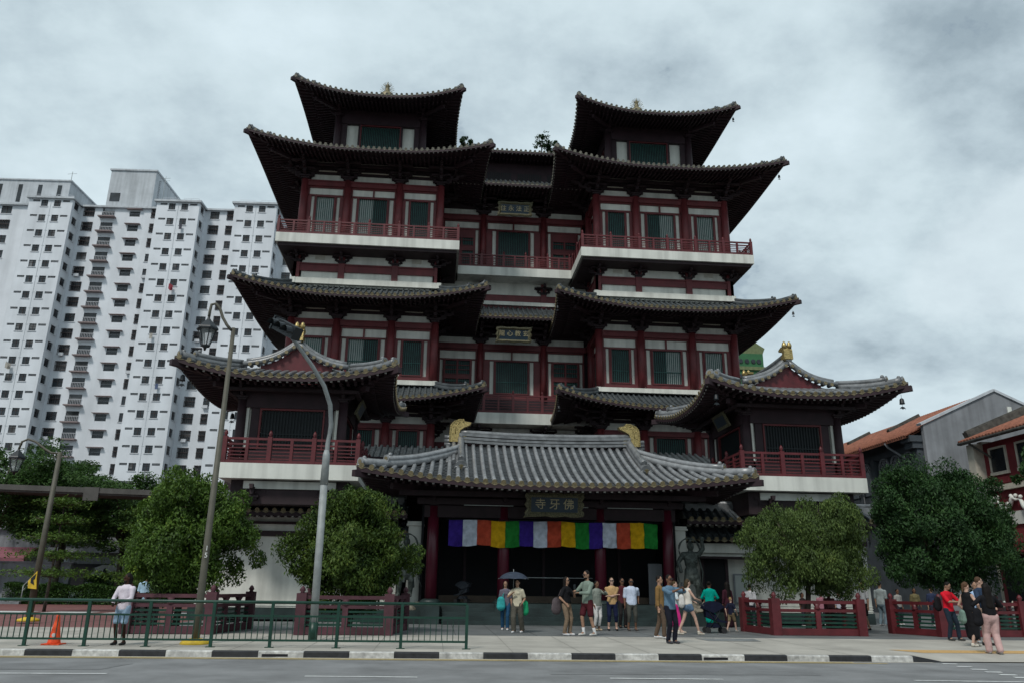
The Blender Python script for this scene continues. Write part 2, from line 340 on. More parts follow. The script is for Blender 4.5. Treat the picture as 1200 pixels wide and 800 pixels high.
for x in (-3.4, 6.6, -16.4): b.box(x-.42, x+.42, kerbY(x)-.004, kerbY(x)+.0, .02, .075)
struct(b.build('drain_slots', 'dark'))
b = MB(); rs_ = random.Random(3)
for x0_, x1_, ya, yb in ((-12, -6.2, 16.4, 17.7), (2.2, 7.5, 15.9, 17.2)):
    b.quad((x0_, ya, .0045), (x1_, ya+.05, .0045), (x1_+.2, yb, .0045), (x0_+.1, yb-.1, .0045))
struct(b.build('asphalt_patch', mat('asphalt_patch', (.17, .173, .175), .92, .12, 1.2, bump=.5, bscale=60)))

# ---------------------------------------------------------------- roofs
def interp(tab):
    xs = [a for a, _ in tab]; ys = [c for _, c in tab]
    return lambda v: float(np.interp(v, xs, ys)) if v <= xs[-1] else ys[-1]+(v-xs[-1])*(ys[-1]-ys[-2])/(xs[-1]-xs[-2])
def smoothtab(tab):      # resample a piecewise table with a light smoothing
    f = interp(tab); n = 60; X = np.linspace(0, tab[-1][0], n); Y = np.array([f(x) for x in X])
    for _ in range(14): Y[1:-1] = (Y[:-2]+2*Y[1:-1]+Y[2:])/4
    return interp(list(zip(X, Y)))
class Roof:
    def __init__(s, x0, x1, y0, y1, z0, prof, lift=.6, ext=.35, Dl=None, top=None, gable=None, inset=0, sof=.24, cornerL=True, cornerR=True, drop=.16):
        s.x0, s.x1, s.y0, s.y1, s.z0 = x0, x1, y0, y1, z0; s.prof = smoothtab(prof); s.lift = lift; s.ext = ext
        s.Dl = Dl or (x1-x0)/2; s.top = top if top else prof[-1][0]; s.gable = gable; s.inset = inset; s.sof = sof; s.cl, s.cr = cornerL, cornerR; s.drop = drop
    def ab(s, x, y):
        a = 1e3
        if s.cl: a = min(a, x-s.x0)
        if s.cr: a = min(a, s.x1-x)
        return a, min(y-s.y0, s.y1-y)
    def vv(s, x, y):
        a, c = s.ab(x, y)
        if s.gable == 'x' and a >= s.inset-1e-6: return c
        if s.gable == 'y' and c >= s.inset-1e-6: return a
        return min(a, c)
    def warp(s, x, y, z):
        a, c = s.ab(x, y); a = max(a, 0); c = max(c, 0)
        ga = max(0, 1-a/s.Dl); gc = max(0, 1-c/s.Dl); k = (ga*gc)
        z += s.lift*(k**2.2)*1.0
        e = s.ext*k**2.5
        if e > 0:
            x += -e if (s.cl and x-s.x0 < s.x1-x) else e; y += -e if y-s.y0 < s.y1-y else e
        return (x, y, z)
    def P(s, x, y, dz=0., v=None): return s.warp(x, y, s.z0+s.prof(max(0, s.vv(x, y) if v is None else v))+dz)
    def Q(s, x, y, dz=0.):   # soffit
        return s.warp(x, y, s.z0-s.drop+s.sof*max(0, s.vv(x, y))*1.0+dz)
    def sides(s):
        S = [('f', s.x0, s.x1), ('b', s.x0, s.x1)]
        if s.cl: S.append(('l', s.y0, s.y1))
        if s.cr: S.append(('r', s.y0, s.y1))
        return S
    def pt(s, side, t, v):
        return {'f': (t, s.y0+v), 'b': (t, s.y1-v), 'l': (s.x0+v, t), 'r': (s.x1-v, t)}[side]
    def depth(s, side, t):
        if side in 'fb':
            a = 1e3
            if s.cl: a = min(a, t-s.x0)
            if s.cr: a = min(a, s.x1-t)
            half = (s.y1-s.y0)/2
            if s.gable == 'x' and a >= s.inset: return min(s.top, half)
            if s.gable == 'y': return min(a, s.inset)
            return min(a, s.top, half)
        c = min(t-s.y0, s.y1-t); half = (s.x1-s.x0)/2
        if s.gable == 'y' and c >= s.inset: return min(s.top, half)
        if s.gable == 'x': return min(c, s.inset)
        return min(c, s.top, half)
def build_roof(root, r, tile='tile', tube='tubet', endm='gend', sp=.34, tr=.085, sides='flrb', raft=True, hips=True, label=None, over=3.3, hipv=None, ridge_ends=True):
    nseg = 7
    tb = MB(); eb = MB(); rb = MB()
    for side, t0, t1 in r.sides():
        if side not in sides: continue
        n = max(2, int(round((t1-t0)/sp))); st = (t1-t0)/n
        for k in range(n):
            t = t0+(k+.5)*st; d = r.depth(side, t)
            if d < .12: continue
            # pan tiles, stepped courses between two tube rows
            tb.mi = 0
            m_ = max(2, int(d/.42)); ta, tc_ = t-st/2, t+st/2
            da, dc = min(r.depth(side, ta+1e-4), d*1.0+st), min(r.depth(side, tc_-1e-4), d+st)
            if abs(da-dc) > st*1.5: da = dc = d
            for j in range(m_):
                p0 = j/m_; p1 = (j+1)/m_
                A = r.P(*r.pt(side, ta, p0*da), .03 if j else .0, v=p0*da); B = r.P(*r.pt(side, tc_, p0*dc), .03 if j else 0., v=p0*dc)
                C = r.P(*r.pt(side, tc_, p1*dc), .0, v=p1*dc); D = r.P(*r.pt(side, ta, p1*da), .0, v=p1*da)
                tb.quad(A, B, C, D)
                if j < m_-1:
                    C2 = r.P(*r.pt(side, tc_, p1*dc), .03, v=p1*dc); D2 = r.P(*r.pt(side, ta, p1*da), .03, v=p1*da); tb.quad(D, C, C2, D2)
            # tube tile row
            tb.mi = 1
            path = [r.P(*r.pt(side, t, d*j/nseg), .05, v=d*j/nseg) for j in range(nseg+1)]
            tb.tube(path, tr, 6, cap=True)
            # gilt end disc with drip lip
            p = Vector(path[0]); q = Vector(path[1]); dd = (p-q).normalized()
            eb.tube([p+dd*.005, p+dd*.045], tr*1.12, 8, smooth=False)
            # drip tile between
            A = Vector(r.P(*r.pt(side, ta, 0), -.0, v=0)); B = Vector(r.P(*r.pt(side, tc_, 0), 0., v=0)); mid_ = (A+B)/2+Vector((0, 0, -.09))+dd*.02
            i0, i1, i2 = eb.v(A+dd*.02), eb.v(B+dd*.02), eb.v(mid_); eb.f([i0, i1, i2])
    tiles = tb.build('roof_tiles', [tile, tube], root) if False else None
    roof = tb.build('roof', [tile, tube], root)
    eb.build('tile_ends', endm, roof)
    if raft:
        fb = MB(); nb = fb
        for side, t0, t1 in r.sides():
            if side not in sides: continue
            n = max(2, int((t1-t0)/.28)); st = (t1-t0)/n
            for k in range(n):
                ta, tc_ = t0+k*st, t0+(k+1)*st; tm = (ta+tc_)/2
                lim = over if r.gable is None else min(over, 1e3)
                # plain distance to the hip for the soffit
                def dd_(t):
                    if side in 'fb':
                        a = 1e3
                        if r.cl: a = min(a, t-r.x0)
                        if r.cr: a = min(a, r.x1-t)
                    else: a = min(t-r.y0, r.y1-t)
                    return max(0, min(a, lim))
                d0, d1, dm = dd_(ta), dd_(tc_), dd_(tm)
                def Q(t, v, dz=0):
                    x, y = r.pt(side, t, v); return r.warp(x, y, r.z0-r.drop+r.sof*v+dz)
                fb.quad(Q(ta, .04), Q(ta, d0), Q(tc_, d1), Q(tc_, .04))          # soffit board
                x, y = r.pt(side, ta, 0); x2, y2 = r.pt(side, tc_, 0)
                fb.quad(r.warp(x, y, r.z0-.02), r.warp(x2, y2, r.z0-.02), r.warp(x2, y2, r.z0-r.drop-.03), r.warp(x, y, r.z0-r.drop-.03))   # fascia
                if dm > .3:
                    fb.beam(Q(tm, .07, -.05), Q(tm, min(dm, 1.25), -.05), .1, .1)     # flying rafter
                    fb.mi = 1; nb.beam(Q(tm, .045, -.05), Q(tm, .07, -.05), .085, .085); fb.mi = 0
                    if dm > .9: fb.beam(Q(tm, .85, -.15), Q(tm, dm, -.12), .11, .11)  # lower rafter
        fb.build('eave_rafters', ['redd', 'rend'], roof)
    if hips:
        cs = []
        hv = hipv if hipv else r.top
        if r.gable: hv = r.inset
        if r.cl: cs += [(r.x0, r.y0, 1, 1), (r.x0, r.y1, 1, -1)]
        if r.cr: cs += [(r.x1, r.y0, -1, 1), (r.x1, r.y1, -1, -1)]
        for cx_, cy_, sx, sy in cs:
            if sy < 0 and 'b' not in sides: continue
            hb = MB(); gb = MB(); rb = MB()
            pts = [r.P(cx_+sx*v, cy_+sy*v, .17, v=v) for v in np.linspace(.12, hv, 12)]
            hb.tube(pts, .13, 8, sx=1, sy=1.25)
            pt2 = [r.P(cx_+sx*v, cy_+sy*v, .36, v=v) for v in np.linspace(.9 if hv > 2 else .5, hv, 10)]
            hb.tube(pt2, .12, 8)
            for P0, P1, rr in ((pts[0], pts[1], .17), (pt2[0], pt2[1], .16)):
                p = Vector(P0); d = (p-Vector(P1)).normalized(); hb.tube([p, p+d*.06], rr, 10, smooth=False); gb.tube([p+d*.061, p+d*.08], rr*.55, 8, smooth=False)
                hb.ball(p-d*.14+Vector((0, 0, .14)), .09, .09, .1, 8, 5)
            # corner beam below
            q0 = Vector(r.warp(cx_, cy_, r.z0-.28)); q1 = Vector(r.warp(cx_+sx*over, cy_+sy*over, r.z0-.3+r.sof*over)); qd = (q0-q1).normalized()
            rb.beam(q0+qd*.12, q1, .2, .24)
            q2 = Vector(r.warp(cx_+sx*1.1, cy_+sy*1.1, r.z0-.5+r.sof*1.1)); rb.beam(q2, q1-Vector((0, 0, .25)), .2, .22)
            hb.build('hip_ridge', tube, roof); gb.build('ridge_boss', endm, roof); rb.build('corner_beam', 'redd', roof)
    return roof

# ---------------------------------------------------------------- temple
CX = 4.59
temple = thing('temple', (CX, 48.5, 0), 'tall dark red multi-tiered temple with upswept grey tiled roofs and twin upper pavilions', 'temple')
def column(root, x, y, z0, z1, r=.26, m='red', name='column'):
    b = MB(); b.lathe((x, y, 0), [(r*.99, z0), (r, z0+.5*(z1-z0)), (r*.93, z1)], 14); return b.build(name, m, root)
NB = [0]
class Brs:      # each bracket set is a mesh of its own, up to the count a thing may carry; the rest (rear and flanks) go into one
    rest = []
    def __init__(s): s.items = []
    def build(s, name, m, root):
        for b_ in s.items:
            y = sum(v[1] for v in b_.V)/len(b_.V)
            if NB[0] < 96 and (y < 49.5 or 50.5 < y < 52.45): NB[0] += 1; b_.build('bracket_set', m, root)
            else: Brs.rest.append(b_)
def bracket(coll, T, *a, **k):
    mb = MB(); coll.items.append(mb); return bracket_mesh(mb, T, *a, **k)
def bracket_mesh(mb, T, u, z0, s=1., tiers=3, proj=.55, wide=.5):
    """stepped timber bracket set: crossed arms on bearing blocks, growing upwards and outwards"""
    def bx(a0, a1, b0, b1, c0, c1):
        i = [mb.v(T((p, q, r_))) for p, q, r_ in ((a0, b0, c0), (a1, b0, c0), (a1, b1, c0), (a0, b1, c0), (a0, b0, c1), (a1, b0, c1), (a1, b1, c1), (a0, b1, c1))]
        for q in ((3, 2, 1, 0), (4, 5, 6, 7), (0, 1, 5, 4), (1, 2, 6, 5), (2, 3, 7, 6), (3, 0, 4, 7)): mb.f([i[k] for k in q])
    bx(u-.24*s, u+.24*s, -.2*s, .26*s, z0, z0+.1*s); bx(u-.31*s, u+.31*s, -.2*s, .33*s, z0+.1*s, z0+.2*s)
    z = z0+.2*s
    for t in range(tiers):
        hw = (wide+.22*t)*s; o = proj*(t+1)*s*.8; h = .15*s
        # arm along the wall with rounded (stepped) ends
        bx(u-hw, u+hw, -.08*s, .09*s, z+.05*s, z+h); bx(u-hw+.12*s, u+hw-.12*s, -.08*s, .09*s, z, z+.06*s)
        bx(u-.08*s, u+.08*s, 0, .2*s+o, z+.05*s, z+h+.003); bx(u-.08*s, u+.08*s, 0, .06*s+o, z, z+.06*s)
        if t: bx(u-hw*.8, u+hw*.8, o-.55*s*.8-.08*s, o-.55*s*.8+.08*s, z+.04*s, z+h-.004)
        for e in (-1, 1): bx(u+e*(hw-.1*s)-.09*s, u+e*(hw-.1*s)+.09*s, -.11*s, .12*s, z+h, z+h+.11*s)
        bx(u-.1*s, u+.1*s, .1*s+o-.1*s, .1*s+o+.1*s, z+h+.004, z+h+.11*s)
        z += h+.11*s
    return z
def window(root, T, u0, u1, z0, z1, style='green', half=0, wb=-.06, name='window'):
    """frame, pane and vertical lattice bars in local (u, w, z)"""
    fr = MB(T); t = .07
    fr.box(u0-t, u0, wb-.03, .03, z0-t, z1+t); fr.box(u1, u1+t, wb-.03, .03, z0-t, z1+t); fr.box(u0, u1, wb-.03, .028, z1, z1+t); fr.box(u0, u1, wb-.03, .028, z0-t, z0)
    win = fr.build(name, 'red', root)
    pn = MB(T); pn.mi = 0
    if half and style == 'green':
        um = (u0+u1)/2; a0, a1 = (u0, um) if half < 0 else (um, u1); b0, b1 = (um, u1) if half < 0 else (u0, um)
        if abs(half) == 2: a0, a1 = u0, u1; b0 = b1 = None
        pn.mi = 1; pn.box(a0, a1, wb-.075, wb-.068, z0, z1)
        if b0 is not None: pn.mi = 0; pn.box(b0, b1, wb-.075, wb-.068, z0, z1)
    else: pn.box(u0, u1, wb-.075, wb-.068, z0, z1)
    pn.build('pane', ['greenp', 'blind'], win)
    lt = MB(T)
    if style in ('green', 'dark'):
        n = max(4, int((u1-u0)/.125))
        for k in range(n):
            u = u0+(k+.5)*(u1-u0)/n; lt.box(u-.022, u+.022, wb-.06, wb-.01, z0, z1)
        if z1-z0 > 1.5: lt.box(u0, u1, wb-.065, wb-.005, z0+(z1-z0)*.35, z0+(z1-z0)*.35+.05)
        lt.build('lattice', 'green' if style == 'green' else 'greenp', win)
    elif style == 'door':
        zm = z0+(z1-z0)*.48
        lt.box(u0, u1, wb-.07, wb-.0, zm-.14, zm+.14); lt.box((u0+u1)/2-.05, (u0+u1)/2+.05, wb-.07, wb+.01, z0, z1)
        for k in range(1, 14): u = u0+k*(u1-u0)/14; lt.box(u-.016, u+.016, wb-.05, wb-.02, z0, z1)
        for k in range(1, 16): z = z0+k*(z1-z0)/16; lt.box(u0, u1, wb-.055, wb-.025, z-.014, z+.014)
        lt.build('lattice', 'red', win)
    return win
def bay(root, T, u0, u1, Z, kind='side', half=0, cr=.26, wl=None, wr=None):
    """one wall bay between two columns: panels, timbers and a window"""
    a, c = u0+cr-.04, u1-cr+.04; um = (u0+u1)/2
    wp = MB(T); tf = MB(T); br = -.16
    z0, z1, p0, p1, b0, b1, s0, s1 = Z['w0'], Z['w1'], Z['p0'], Z['p1'], Z['b0'], Z['b1'], Z['s0'], Z['s1']
    ww = wl if wl is not None else (.58 if kind == 'side' else .93)
    x0, x1 = um-ww, um+(wr if wr is not None else ww)
    # cream plaster infill
    wp.box(a, c, br-.06, br, Z['f'], s1)
    tf.box(a-.1, c+.1, br, .12, b0, b1); tf.box(a-.1, c+.1, br, .17, b1-.1, b1-.004)          # architrave
    tf.box(a, c, br, -.02, p1, b0)
    tf.box(a, c, br, -.03, z1+.07, p0); tf.box(a, a+.1, br, -.03, Z['f'], p1); tf.box(c-.1, c, br, -.03, Z['f'], p1)
    if kind == 'centre': tf.box(um-.05, um+.05, br, -.034, p0, p1)
    if Z['f'] < z0-.08: tf.box(a, c, br, -.026, Z['f']+.0, z0-.07)
    for e, x in ((-1, x0-.07), (1, x1+.07)):
        tf.box(min(x, x+e*.09), max(x, x+e*.09), br, -.036, z0-.07, z1+.07)
    g0, g1 = x0-.36 if kind == 'side' else x0-.42, x1+.36 if kind == 'side' else x1+.42
    if g0 > a+.1: tf.box(a+.1, g0, br, -.042, z0-.07, z1+.07)
    if g1 < c-.1: tf.box(g1, c-.1, br, -.042, z0-.07, z1+.07)
    w_ = wp.build('wall_panel', 'white', root); tf.build('timber_frame', 'red', root)
    window(root, T, x0, x1, z0, z1, 'green' if kind != 'door' else 'door', half, wb=-.08)
ZU = dict(f=22.95, w0=23.5, w1=26.28, p0=26.45, p1=26.97, b0=27.05, b1=27.44, s0=27.46, s1=27.99, top=29.0)
ZM = dict(f=13.85, w0=14.24, w1=16.45, p0=16.6, p1=17.18, b0=17.28, b1=17.66, s0=17.67, s1=18.18, top=19.2)
ZL = dict(f=8.2, w0=9.45, w1=10.68, p0=10.75, p1=10.76, b0=10.78, b1=11.1, s0=11.11, s1=11.6, top=12.6)
TCOL = [5.34, 8.1, 11.54, 14.39]; TC = 9.87; TH = 4.525
def tower_face(root, T, Z, us, halves, brk=True, z_under=None):
    kinds = ['side', 'centre', 'side']
    for k in range(3):
        if halves is not None: bay(root, T, us[k], us[k+1], Z, kinds[k], halves[k])
    if brk:
        bb = Brs(); lb = MB(T)
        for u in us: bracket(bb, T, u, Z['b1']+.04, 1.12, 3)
        bb.build('bracket_sets', 'darkb', root)
        # tie beams with thin cream boards behind the brackets
        lb.mi = 1; lb.box(us[0], us[-1], -.2, -.12, Z['s1'], Z['top']+.5)
        lb.mi = 1; lb.box(us[0]-.2, us[-1]+.2, .3, .5, Z['s1']+.42, Z['s1']+.58); lb.box(us[0]-.5, us[-1]+.5, .75, .95, Z['s1']+.75, Z['s1']+.9)
        lb.mi = 0; lb.box(us[0], us[-1], .32, .46, Z['s1']+.6, Z['s1']+.63) ; lb.box(us[0], us[-1], -.1, .0, Z['s1']+.2, Z['s1']+.24)
        lb.build('eave_tie_beams', ['cream', 'darkb'], root)
YF = 48.5; YB = YF+2*TH
def balustrade(root, pts, z0, h=.93, posts=1.75, name='balustrade', end=True, m='redrail'):
    """run of railing through plan points: bottom beam, thin bars, mid rail, top rail, turned newel posts"""
    b = MB(); posts_ = []
    for (xa, ya), (xb, yb) in zip(pts, pts[1:]):
        A = Vector((xa, ya, 0)); B = Vector((xb, yb, 0)); Ln = (B-A).length; n = max(1, round(Ln/posts)); d = (B-A)/Ln
        P = lambda t, z: A+d*t+Vector((0, 0, z0+z))
        b.beam(P(0, .06), P(Ln, .06), .14, .12); b.beam(P(0, h-.05), P(Ln, h-.05), .1, .09); b.beam(P(0, h*.74), P(Ln, h*.74), .07, .07)
        for k in range(4): b.beam(P(0, .17+k*(h*.74-.2)/4+.02), P(Ln, .17+k*(h*.74-.2)/4+.02), .035, .04)
        for k in range(n+1):
            p = P(Ln*k/n, 0)
            if k == n and (xb, yb) != pts[-1]: continue
            nb = MB(); posts_.append(nb); nb.beam(p, p+Vector((0, 0, h+.04)), .17, .17, up=tuple(d)); nb.lathe((p.x, p.y, p.z+h+.04), [(.07, 0), (.05, .05), (.085, .1), (.06, .19), (.01, .27)], 8)
            if k < n: q = P(Ln*(k+.5)/n, 0); b.beam(q, q+Vector((0, 0, h-.06)), .12, .12, up=tuple(d))
    o = b.build(name, m, root)
    for nb in posts_: nb.build('newel_post', m, o)
    return o
SK = [(0, 0), (1, .34), (2.2, .95), (3.5, 1.78)]
for sgn in (-1, 1):
    cx_ = CX+sgn*TC; us = [CX+sgn*c for c in TCOL]; us = sorted(us)
    Tf = frame((0, YF, 0), (1, 0, 0), (0, -1, 0))
    hU = ([-2, -1, 0] if sgn < 0 else [0, 1, 2]); hM = ([-2, -1, 0] if sgn < 0 else [0, 1, 2])
    for Z, hv in ((ZU, hU), (ZM, hM), (ZL, [0, 0, 0])):
        tower_face(temple, Tf, Z, us, hv)
        for k, u in enumerate(us): column(temple, u, YF-.02, Z['f'], Z['b1']+.06)
        # flanks and back
        xl, xr = us[0], us[-1]; vs = [YF, YF+2.76, YF+6.2, YB]
        tower_face(temple, frame((xr, 0, 0), (0, 1, 0), (1, 0, 0)), Z, vs, [0, 0, 0])
        tower_face(temple, frame((xl, 0, 0), (0, -1, 0), (-1, 0, 0)), Z, [-v for v in vs][::-1], [0, 0, 0])
        for v in vs[1:]:
            column(temple, xl, v, Z['f'], Z['b1']+.06); column(temple, xr, v, Z['f'], Z['b1']+.06)
        wb = MB(); wb.box(xl, xr, YB-.1, YB, Z['f'], Z['top']); wb.build('rear_wall', 'white', temple)
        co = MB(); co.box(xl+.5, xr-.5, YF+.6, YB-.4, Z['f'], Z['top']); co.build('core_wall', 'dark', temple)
    # parapet band between the middle roof and the upper gallery slab
    for T_, u0_, u1_, uu in ((Tf, us[0], us[-1], us), (frame((us[-1], 0, 0), (0, 1, 0), (1, 0, 0)), YF, YB, [YF, YF+2.76, YF+6.2, YB]), (frame((us[0], 0, 0), (0, -1, 0), (-1, 0, 0)), -YB, -YF, [-YB, -YF-6.2, -YF-2.76, -YF])):
        w_ = MB(T_); w_.box(u0_, u1_, -.3, 0, 19.9, 22.3); w_.build('wall_panel', 'white', temple)
        t_ = MB(T_)
        t_.box(u0_-.1, u1_+.1, 0, .12, 20.9, 21.42); t_.box(u0_-.12, u1_+.12, 0, .17, 21.34, 21.44)
        for u in uu: t_.box(u-.2, u+.2, 0, .2, 20.4, 22.2)
        t_.build('band_beam', 'red', temple)
        w2 = MB(T_); w2.box(u0_-.3, u1_+.3, 0, .26, 20.0, 20.38); w2.build('base_band', 'white', temple)
        w3 = MB(T_); w3.box(u0_-.3, u1_+.3, 0, .26, 13.55, 13.84); w3.build('base_band', 'white', temple)
        for k in range(2):
            vb = MB(T_)
            um = (uu[k]+uu[k+1])/2 if k == 0 else (uu[2]+uu[3])/2
            for j in range(4): vb.box(um-.32, um+.32, .0, .02, 21.75+j*.09, 21.8+j*.09)
            vb.build('vent_grille', 'cream', temple)
        bb = Brs()
        for u in uu: bracket(bb, T_, u, 21.46, .85, 2, .55, .55)
        bb.build('bracket_sets', 'darkb', temple)
    # upper gallery slab and railing
    so_, si_ = 15.6, 3.98; xa, xb = sorted((CX+sgn*so_, CX+sgn*si_))
    s_ = MB(); s_.box(xa, xb, 46.95, YB+1.3, 22.25, 22.87); s_.build('gallery_slab', 'slab', temple)
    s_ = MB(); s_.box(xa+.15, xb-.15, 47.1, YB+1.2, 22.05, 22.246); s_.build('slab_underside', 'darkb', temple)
    balustrade(temple, [(xa+.1, YB+1), (xa+.1, 47.05), (xb-.1, 47.05), (xb-.1, YB+1)] if sgn < 0 else [(xa+.1, YB+1), (xa+.1, 47.05), (xb-.1, 47.05), (xb-.1, YB+1)], 22.87, .95, 1.95)
    # roofs
    cy_ = YF+TH
    def sq(h, dy=0): return cx_-h, cx_+h, cy_-h+dy, cy_+h+dy
    x0, x1, y0, y1 = sq(7.45)
    build_roof(temple, Roof(x0, x1, y0, y1, 28.42, [(0, 0), (1, .3), (2.2, .8), (4, 1.7), (4.6, 2.1)], lift=.75, ext=.4, Dl=6.6, sof=.22), 'tileT', 'tileT', 'gendT', over=3.1)
    x0, x1, y0, y1 = sq(7.35)
    build_roof(temple, Roof(x0, x1, y0, y1, 18.45, SK, lift=.85, ext=.4, Dl=6.6, sof=.22, top=2.95), 'tileT', 'tileT', 'gend', over=2.85)
    build_roof(temple, Roof(x0, x1, y0, y1, 12.05, SK, lift=.9, ext=.4, Dl=6.6, sof=.22, top=2.95), 'tileT', 'tileT', 'gend', over=2.85)
    # top storey
    tx, ty = CX+sgn*9.91, 53.9
    x0, x1, y0, y1 = tx-5.5, tx+5.5, ty-5.65, ty+5.65
    r1 = Roof(x0, x1, y0, y1, 34.3, [(0, 0), (1.5, .7), (3.5, 1.8), (5.5, 3.3)], lift=.8, ext=.4, Dl=5.2, sof=.22)
    build_roof(temple, r1, 'tileT', 'tileT', 'gendT', over=2.9)
    wx = 3.05; wy0, wy1 = 51., 56.8
    for T_, uc in ((frame((0, wy0, 0), (1, 0, 0), (0, -1, 0)), tx), (frame((tx+wx, 0, 0), (0, 1, 0), (1, 0, 0)), (wy0+wy1)/2), (frame((tx-wx, 0, 0), (0, -1, 0), (-1, 0, 0)), -(wy0+wy1)/2)):
        w_ = MB(T_); w_.box(uc-2.5, uc+2.5, -.3, -.19, 30.3, 33.49); w_.build('wall_panel', 'white', temple)
        t_ = MB(T_); t_.box(uc-3.05, uc+3.05, -.12, .1, 33.48, 34.9)
        for e in (-1, 1): t_.box(uc+e*1.5-.1, uc+e*1.5+.1, -.12, .02, 30.3, 33.48); t_.box(uc+e*2.62-.2, uc+e*2.62+.2, -.12, .015, 30.3, 33.48)
        t_.build('timber_frame', 'redd', temple)
        window(temple, T_, uc-1.38, uc+1.38, 30.9, 33.4, 'green', 0, wb=-.1)
        bb = Brs()
        for u in (uc-3., uc+3.): bracket(bb, T_, u, 34.0, .9, 2, .6, .5)
        bb.build('bracket_sets', 'redd', temple)
    for ex in (-1, 1):
        for yy in (wy0, wy1): column(temple, tx+ex*wx, yy, 30, 34.2, .27, 'redd')
    co = MB(); co.box(tx-2.6, tx+2.6, wy0+.3, wy1-.3, 30, 35); co.build('core_wall', 'dark', temple)
    # spired finial with gilt rays
    fn = MB(); fn.lathe((tx, ty, 37.2), [(.75, 0), (.75, .2), (.5, .3), (.55, .7), (.42, 1.), (.2, 1.15), (.14, 1.6), (.2, 1.68), (.09, 1.78), (.05, 1.9), (.015, 2.1)], 14)
    for k in range(14):
        a = 2*PI*k/14
        for h, ln in ((1.05, .62), (1.4, .52), (1.7, .34)): fn.beam((tx+.1*math.cos(a), ty+.1*math.sin(a), 37.2+h), (tx+ln*math.cos(a), ty+ln*math.sin(a), 37.35+h), .018, .018)
    fn.build('finial', mat('dull_gilt', (.22, .19, .11), .5, .3, 6, metal=.3) if 'dg' not in M else M['dg'], temple)

# centre section between the towers
YC = 52.5; Tc = frame((0, YC, 0), (1, 0, 0), (0, -1, 0)); ccol = [CX-5.3, CX-2.2, CX+2.2, CX+5.3]
for Z in (ZU, ZM):
    bay(temple, Tc, ccol[1], ccol[2], Z, 'centre', 0, wl=1.1)
    bay(temple, Tc, ccol[0], ccol[1], dict(Z), 'centre', 0, wl=.82) if False else None
    for a, c in ((ccol[0], ccol[1]), (ccol[2], ccol[3])):
        Zd = dict(Z); bay(temple, Tc, a, c, Zd, 'side', 0, wl=.84)
        um = (a+c)/2; dm = MB(Tc); dm.mi = 0
        z0, z1 = Z['w0'], Z['w1']
        dm.box(um-.84, um+.84, -.1, -.02, z0+(z1-z0)*.42, z0+(z1-z0)*.55)
        dm.box(um-.06, um+.06, -.1, -.01, z0, z1)
        for k in range(1, 7): dm.box(um-.84, um+.84, -.085, -.05, z0+k*(z1-z0)/7.-.02, z0+k*(z1-z0)/7.+.02)
        if Z is ZU: dm.box(um-.84, um+.84, -.1, -.016, z1-.62, z1)
        dm.build('door_screen', 'red', temple)
    tower_face(temple, Tc, Z, ccol[1:3], None)
    for u in ccol[1:3]: column(temple, u, YC-.02, Z['f'], Z['b1']+.06, .24)
    bb = Brs(); bb.mi = 0
    lb = MB(Tc); lb.mi = 1; lb.box(ccol[0], ccol[3], -.2, -.1, Z['s1'], Z['top']+.8); lb.box(ccol[0], ccol[3], .3, .5, Z['s1']+.42, Z['s1']+.58); lb.box(ccol[0], ccol[3], .9, 1.1, Z['s1']+.7, Z['s1']+.86)
    lb.mi = 0; lb.box(ccol[0]+.3, ccol[3]-.3, .32, .46, Z['s1']+.585, Z['s1']+.62); lb.build('eave_tie_beams', ['cream', 'darkb'], temple)
w_ = MB(Tc); w_.box(ccol[0], ccol[3], -.3, 0, 19.9, 22.3); w_.build('wall_panel', 'white', temple)
t_ = MB(Tc); t_.box(ccol[0], ccol[3], 0, .12, 20.83, 21.32)
for u in ccol[1:3]: t_.box(u-.2, u+.2, 0, .2, 20.4, 22.2)
t_.box(ccol[0], ccol[3], 0, .1, 19.6, 20.5); t_.build('band_beam', 'red', temple)
w2 = MB(Tc); w2.box(ccol[0], ccol[3], .1, .26, 20.52, 20.78); w2.build('base_band', 'white', temple)
bb = Brs(); [bracket(bb, Tc, u, 21.4, .85, 2, .55, .55) for u in ccol[1:3]]; bb.build('bracket_sets', 'darkb', temple)
s_ = MB(); s_.box(CX-4.1, CX+4.1, 51.05, YC+.5, 22.25, 22.87); s_.build('gallery_slab', 'slab', temple)
balustrade(temple, [(CX-3.9, 51.2), (CX+3.9, 51.2)], 22.87, .98, 1.7)
s_ = MB(); s_.box(CX-5.3, CX+5.3, 51.0, YC+.5, 11.83, 12.55); s_.build('gallery_slab', 'slab', temple)
balustrade(temple, [(CX-3.9, 51.15), (CX+3.9, 51.15)], 12.55, 1.25, 1.75)
s_ = MB(Tc); s_.box(ccol[0], ccol[3], -.2, .0, 12.56, 13.86); s_.build('wall_panel', 'redd', temple)
# lower storey under the middle gallery
w_ = MB(Tc); w_.box(ccol[0], ccol[3], -.3, 0, 6, 11.8); w_.build('wall_panel', 'white', temple)
t_ = MB(Tc); t_.box(ccol[0], ccol[3], 0, .12, 10.3, 10.75)
for u in ccol[1:3]: t_.box(u-.2, u+.2, 0, .2, 6, 11.1)
t_.build('band_beam', 'red', temple)
bb = Brs(); [bracket(bb, Tc, u, 10.9, .9, 3, .55, .6) for u in ccol]; bb.build('bracket_sets', 'darkb', temple)
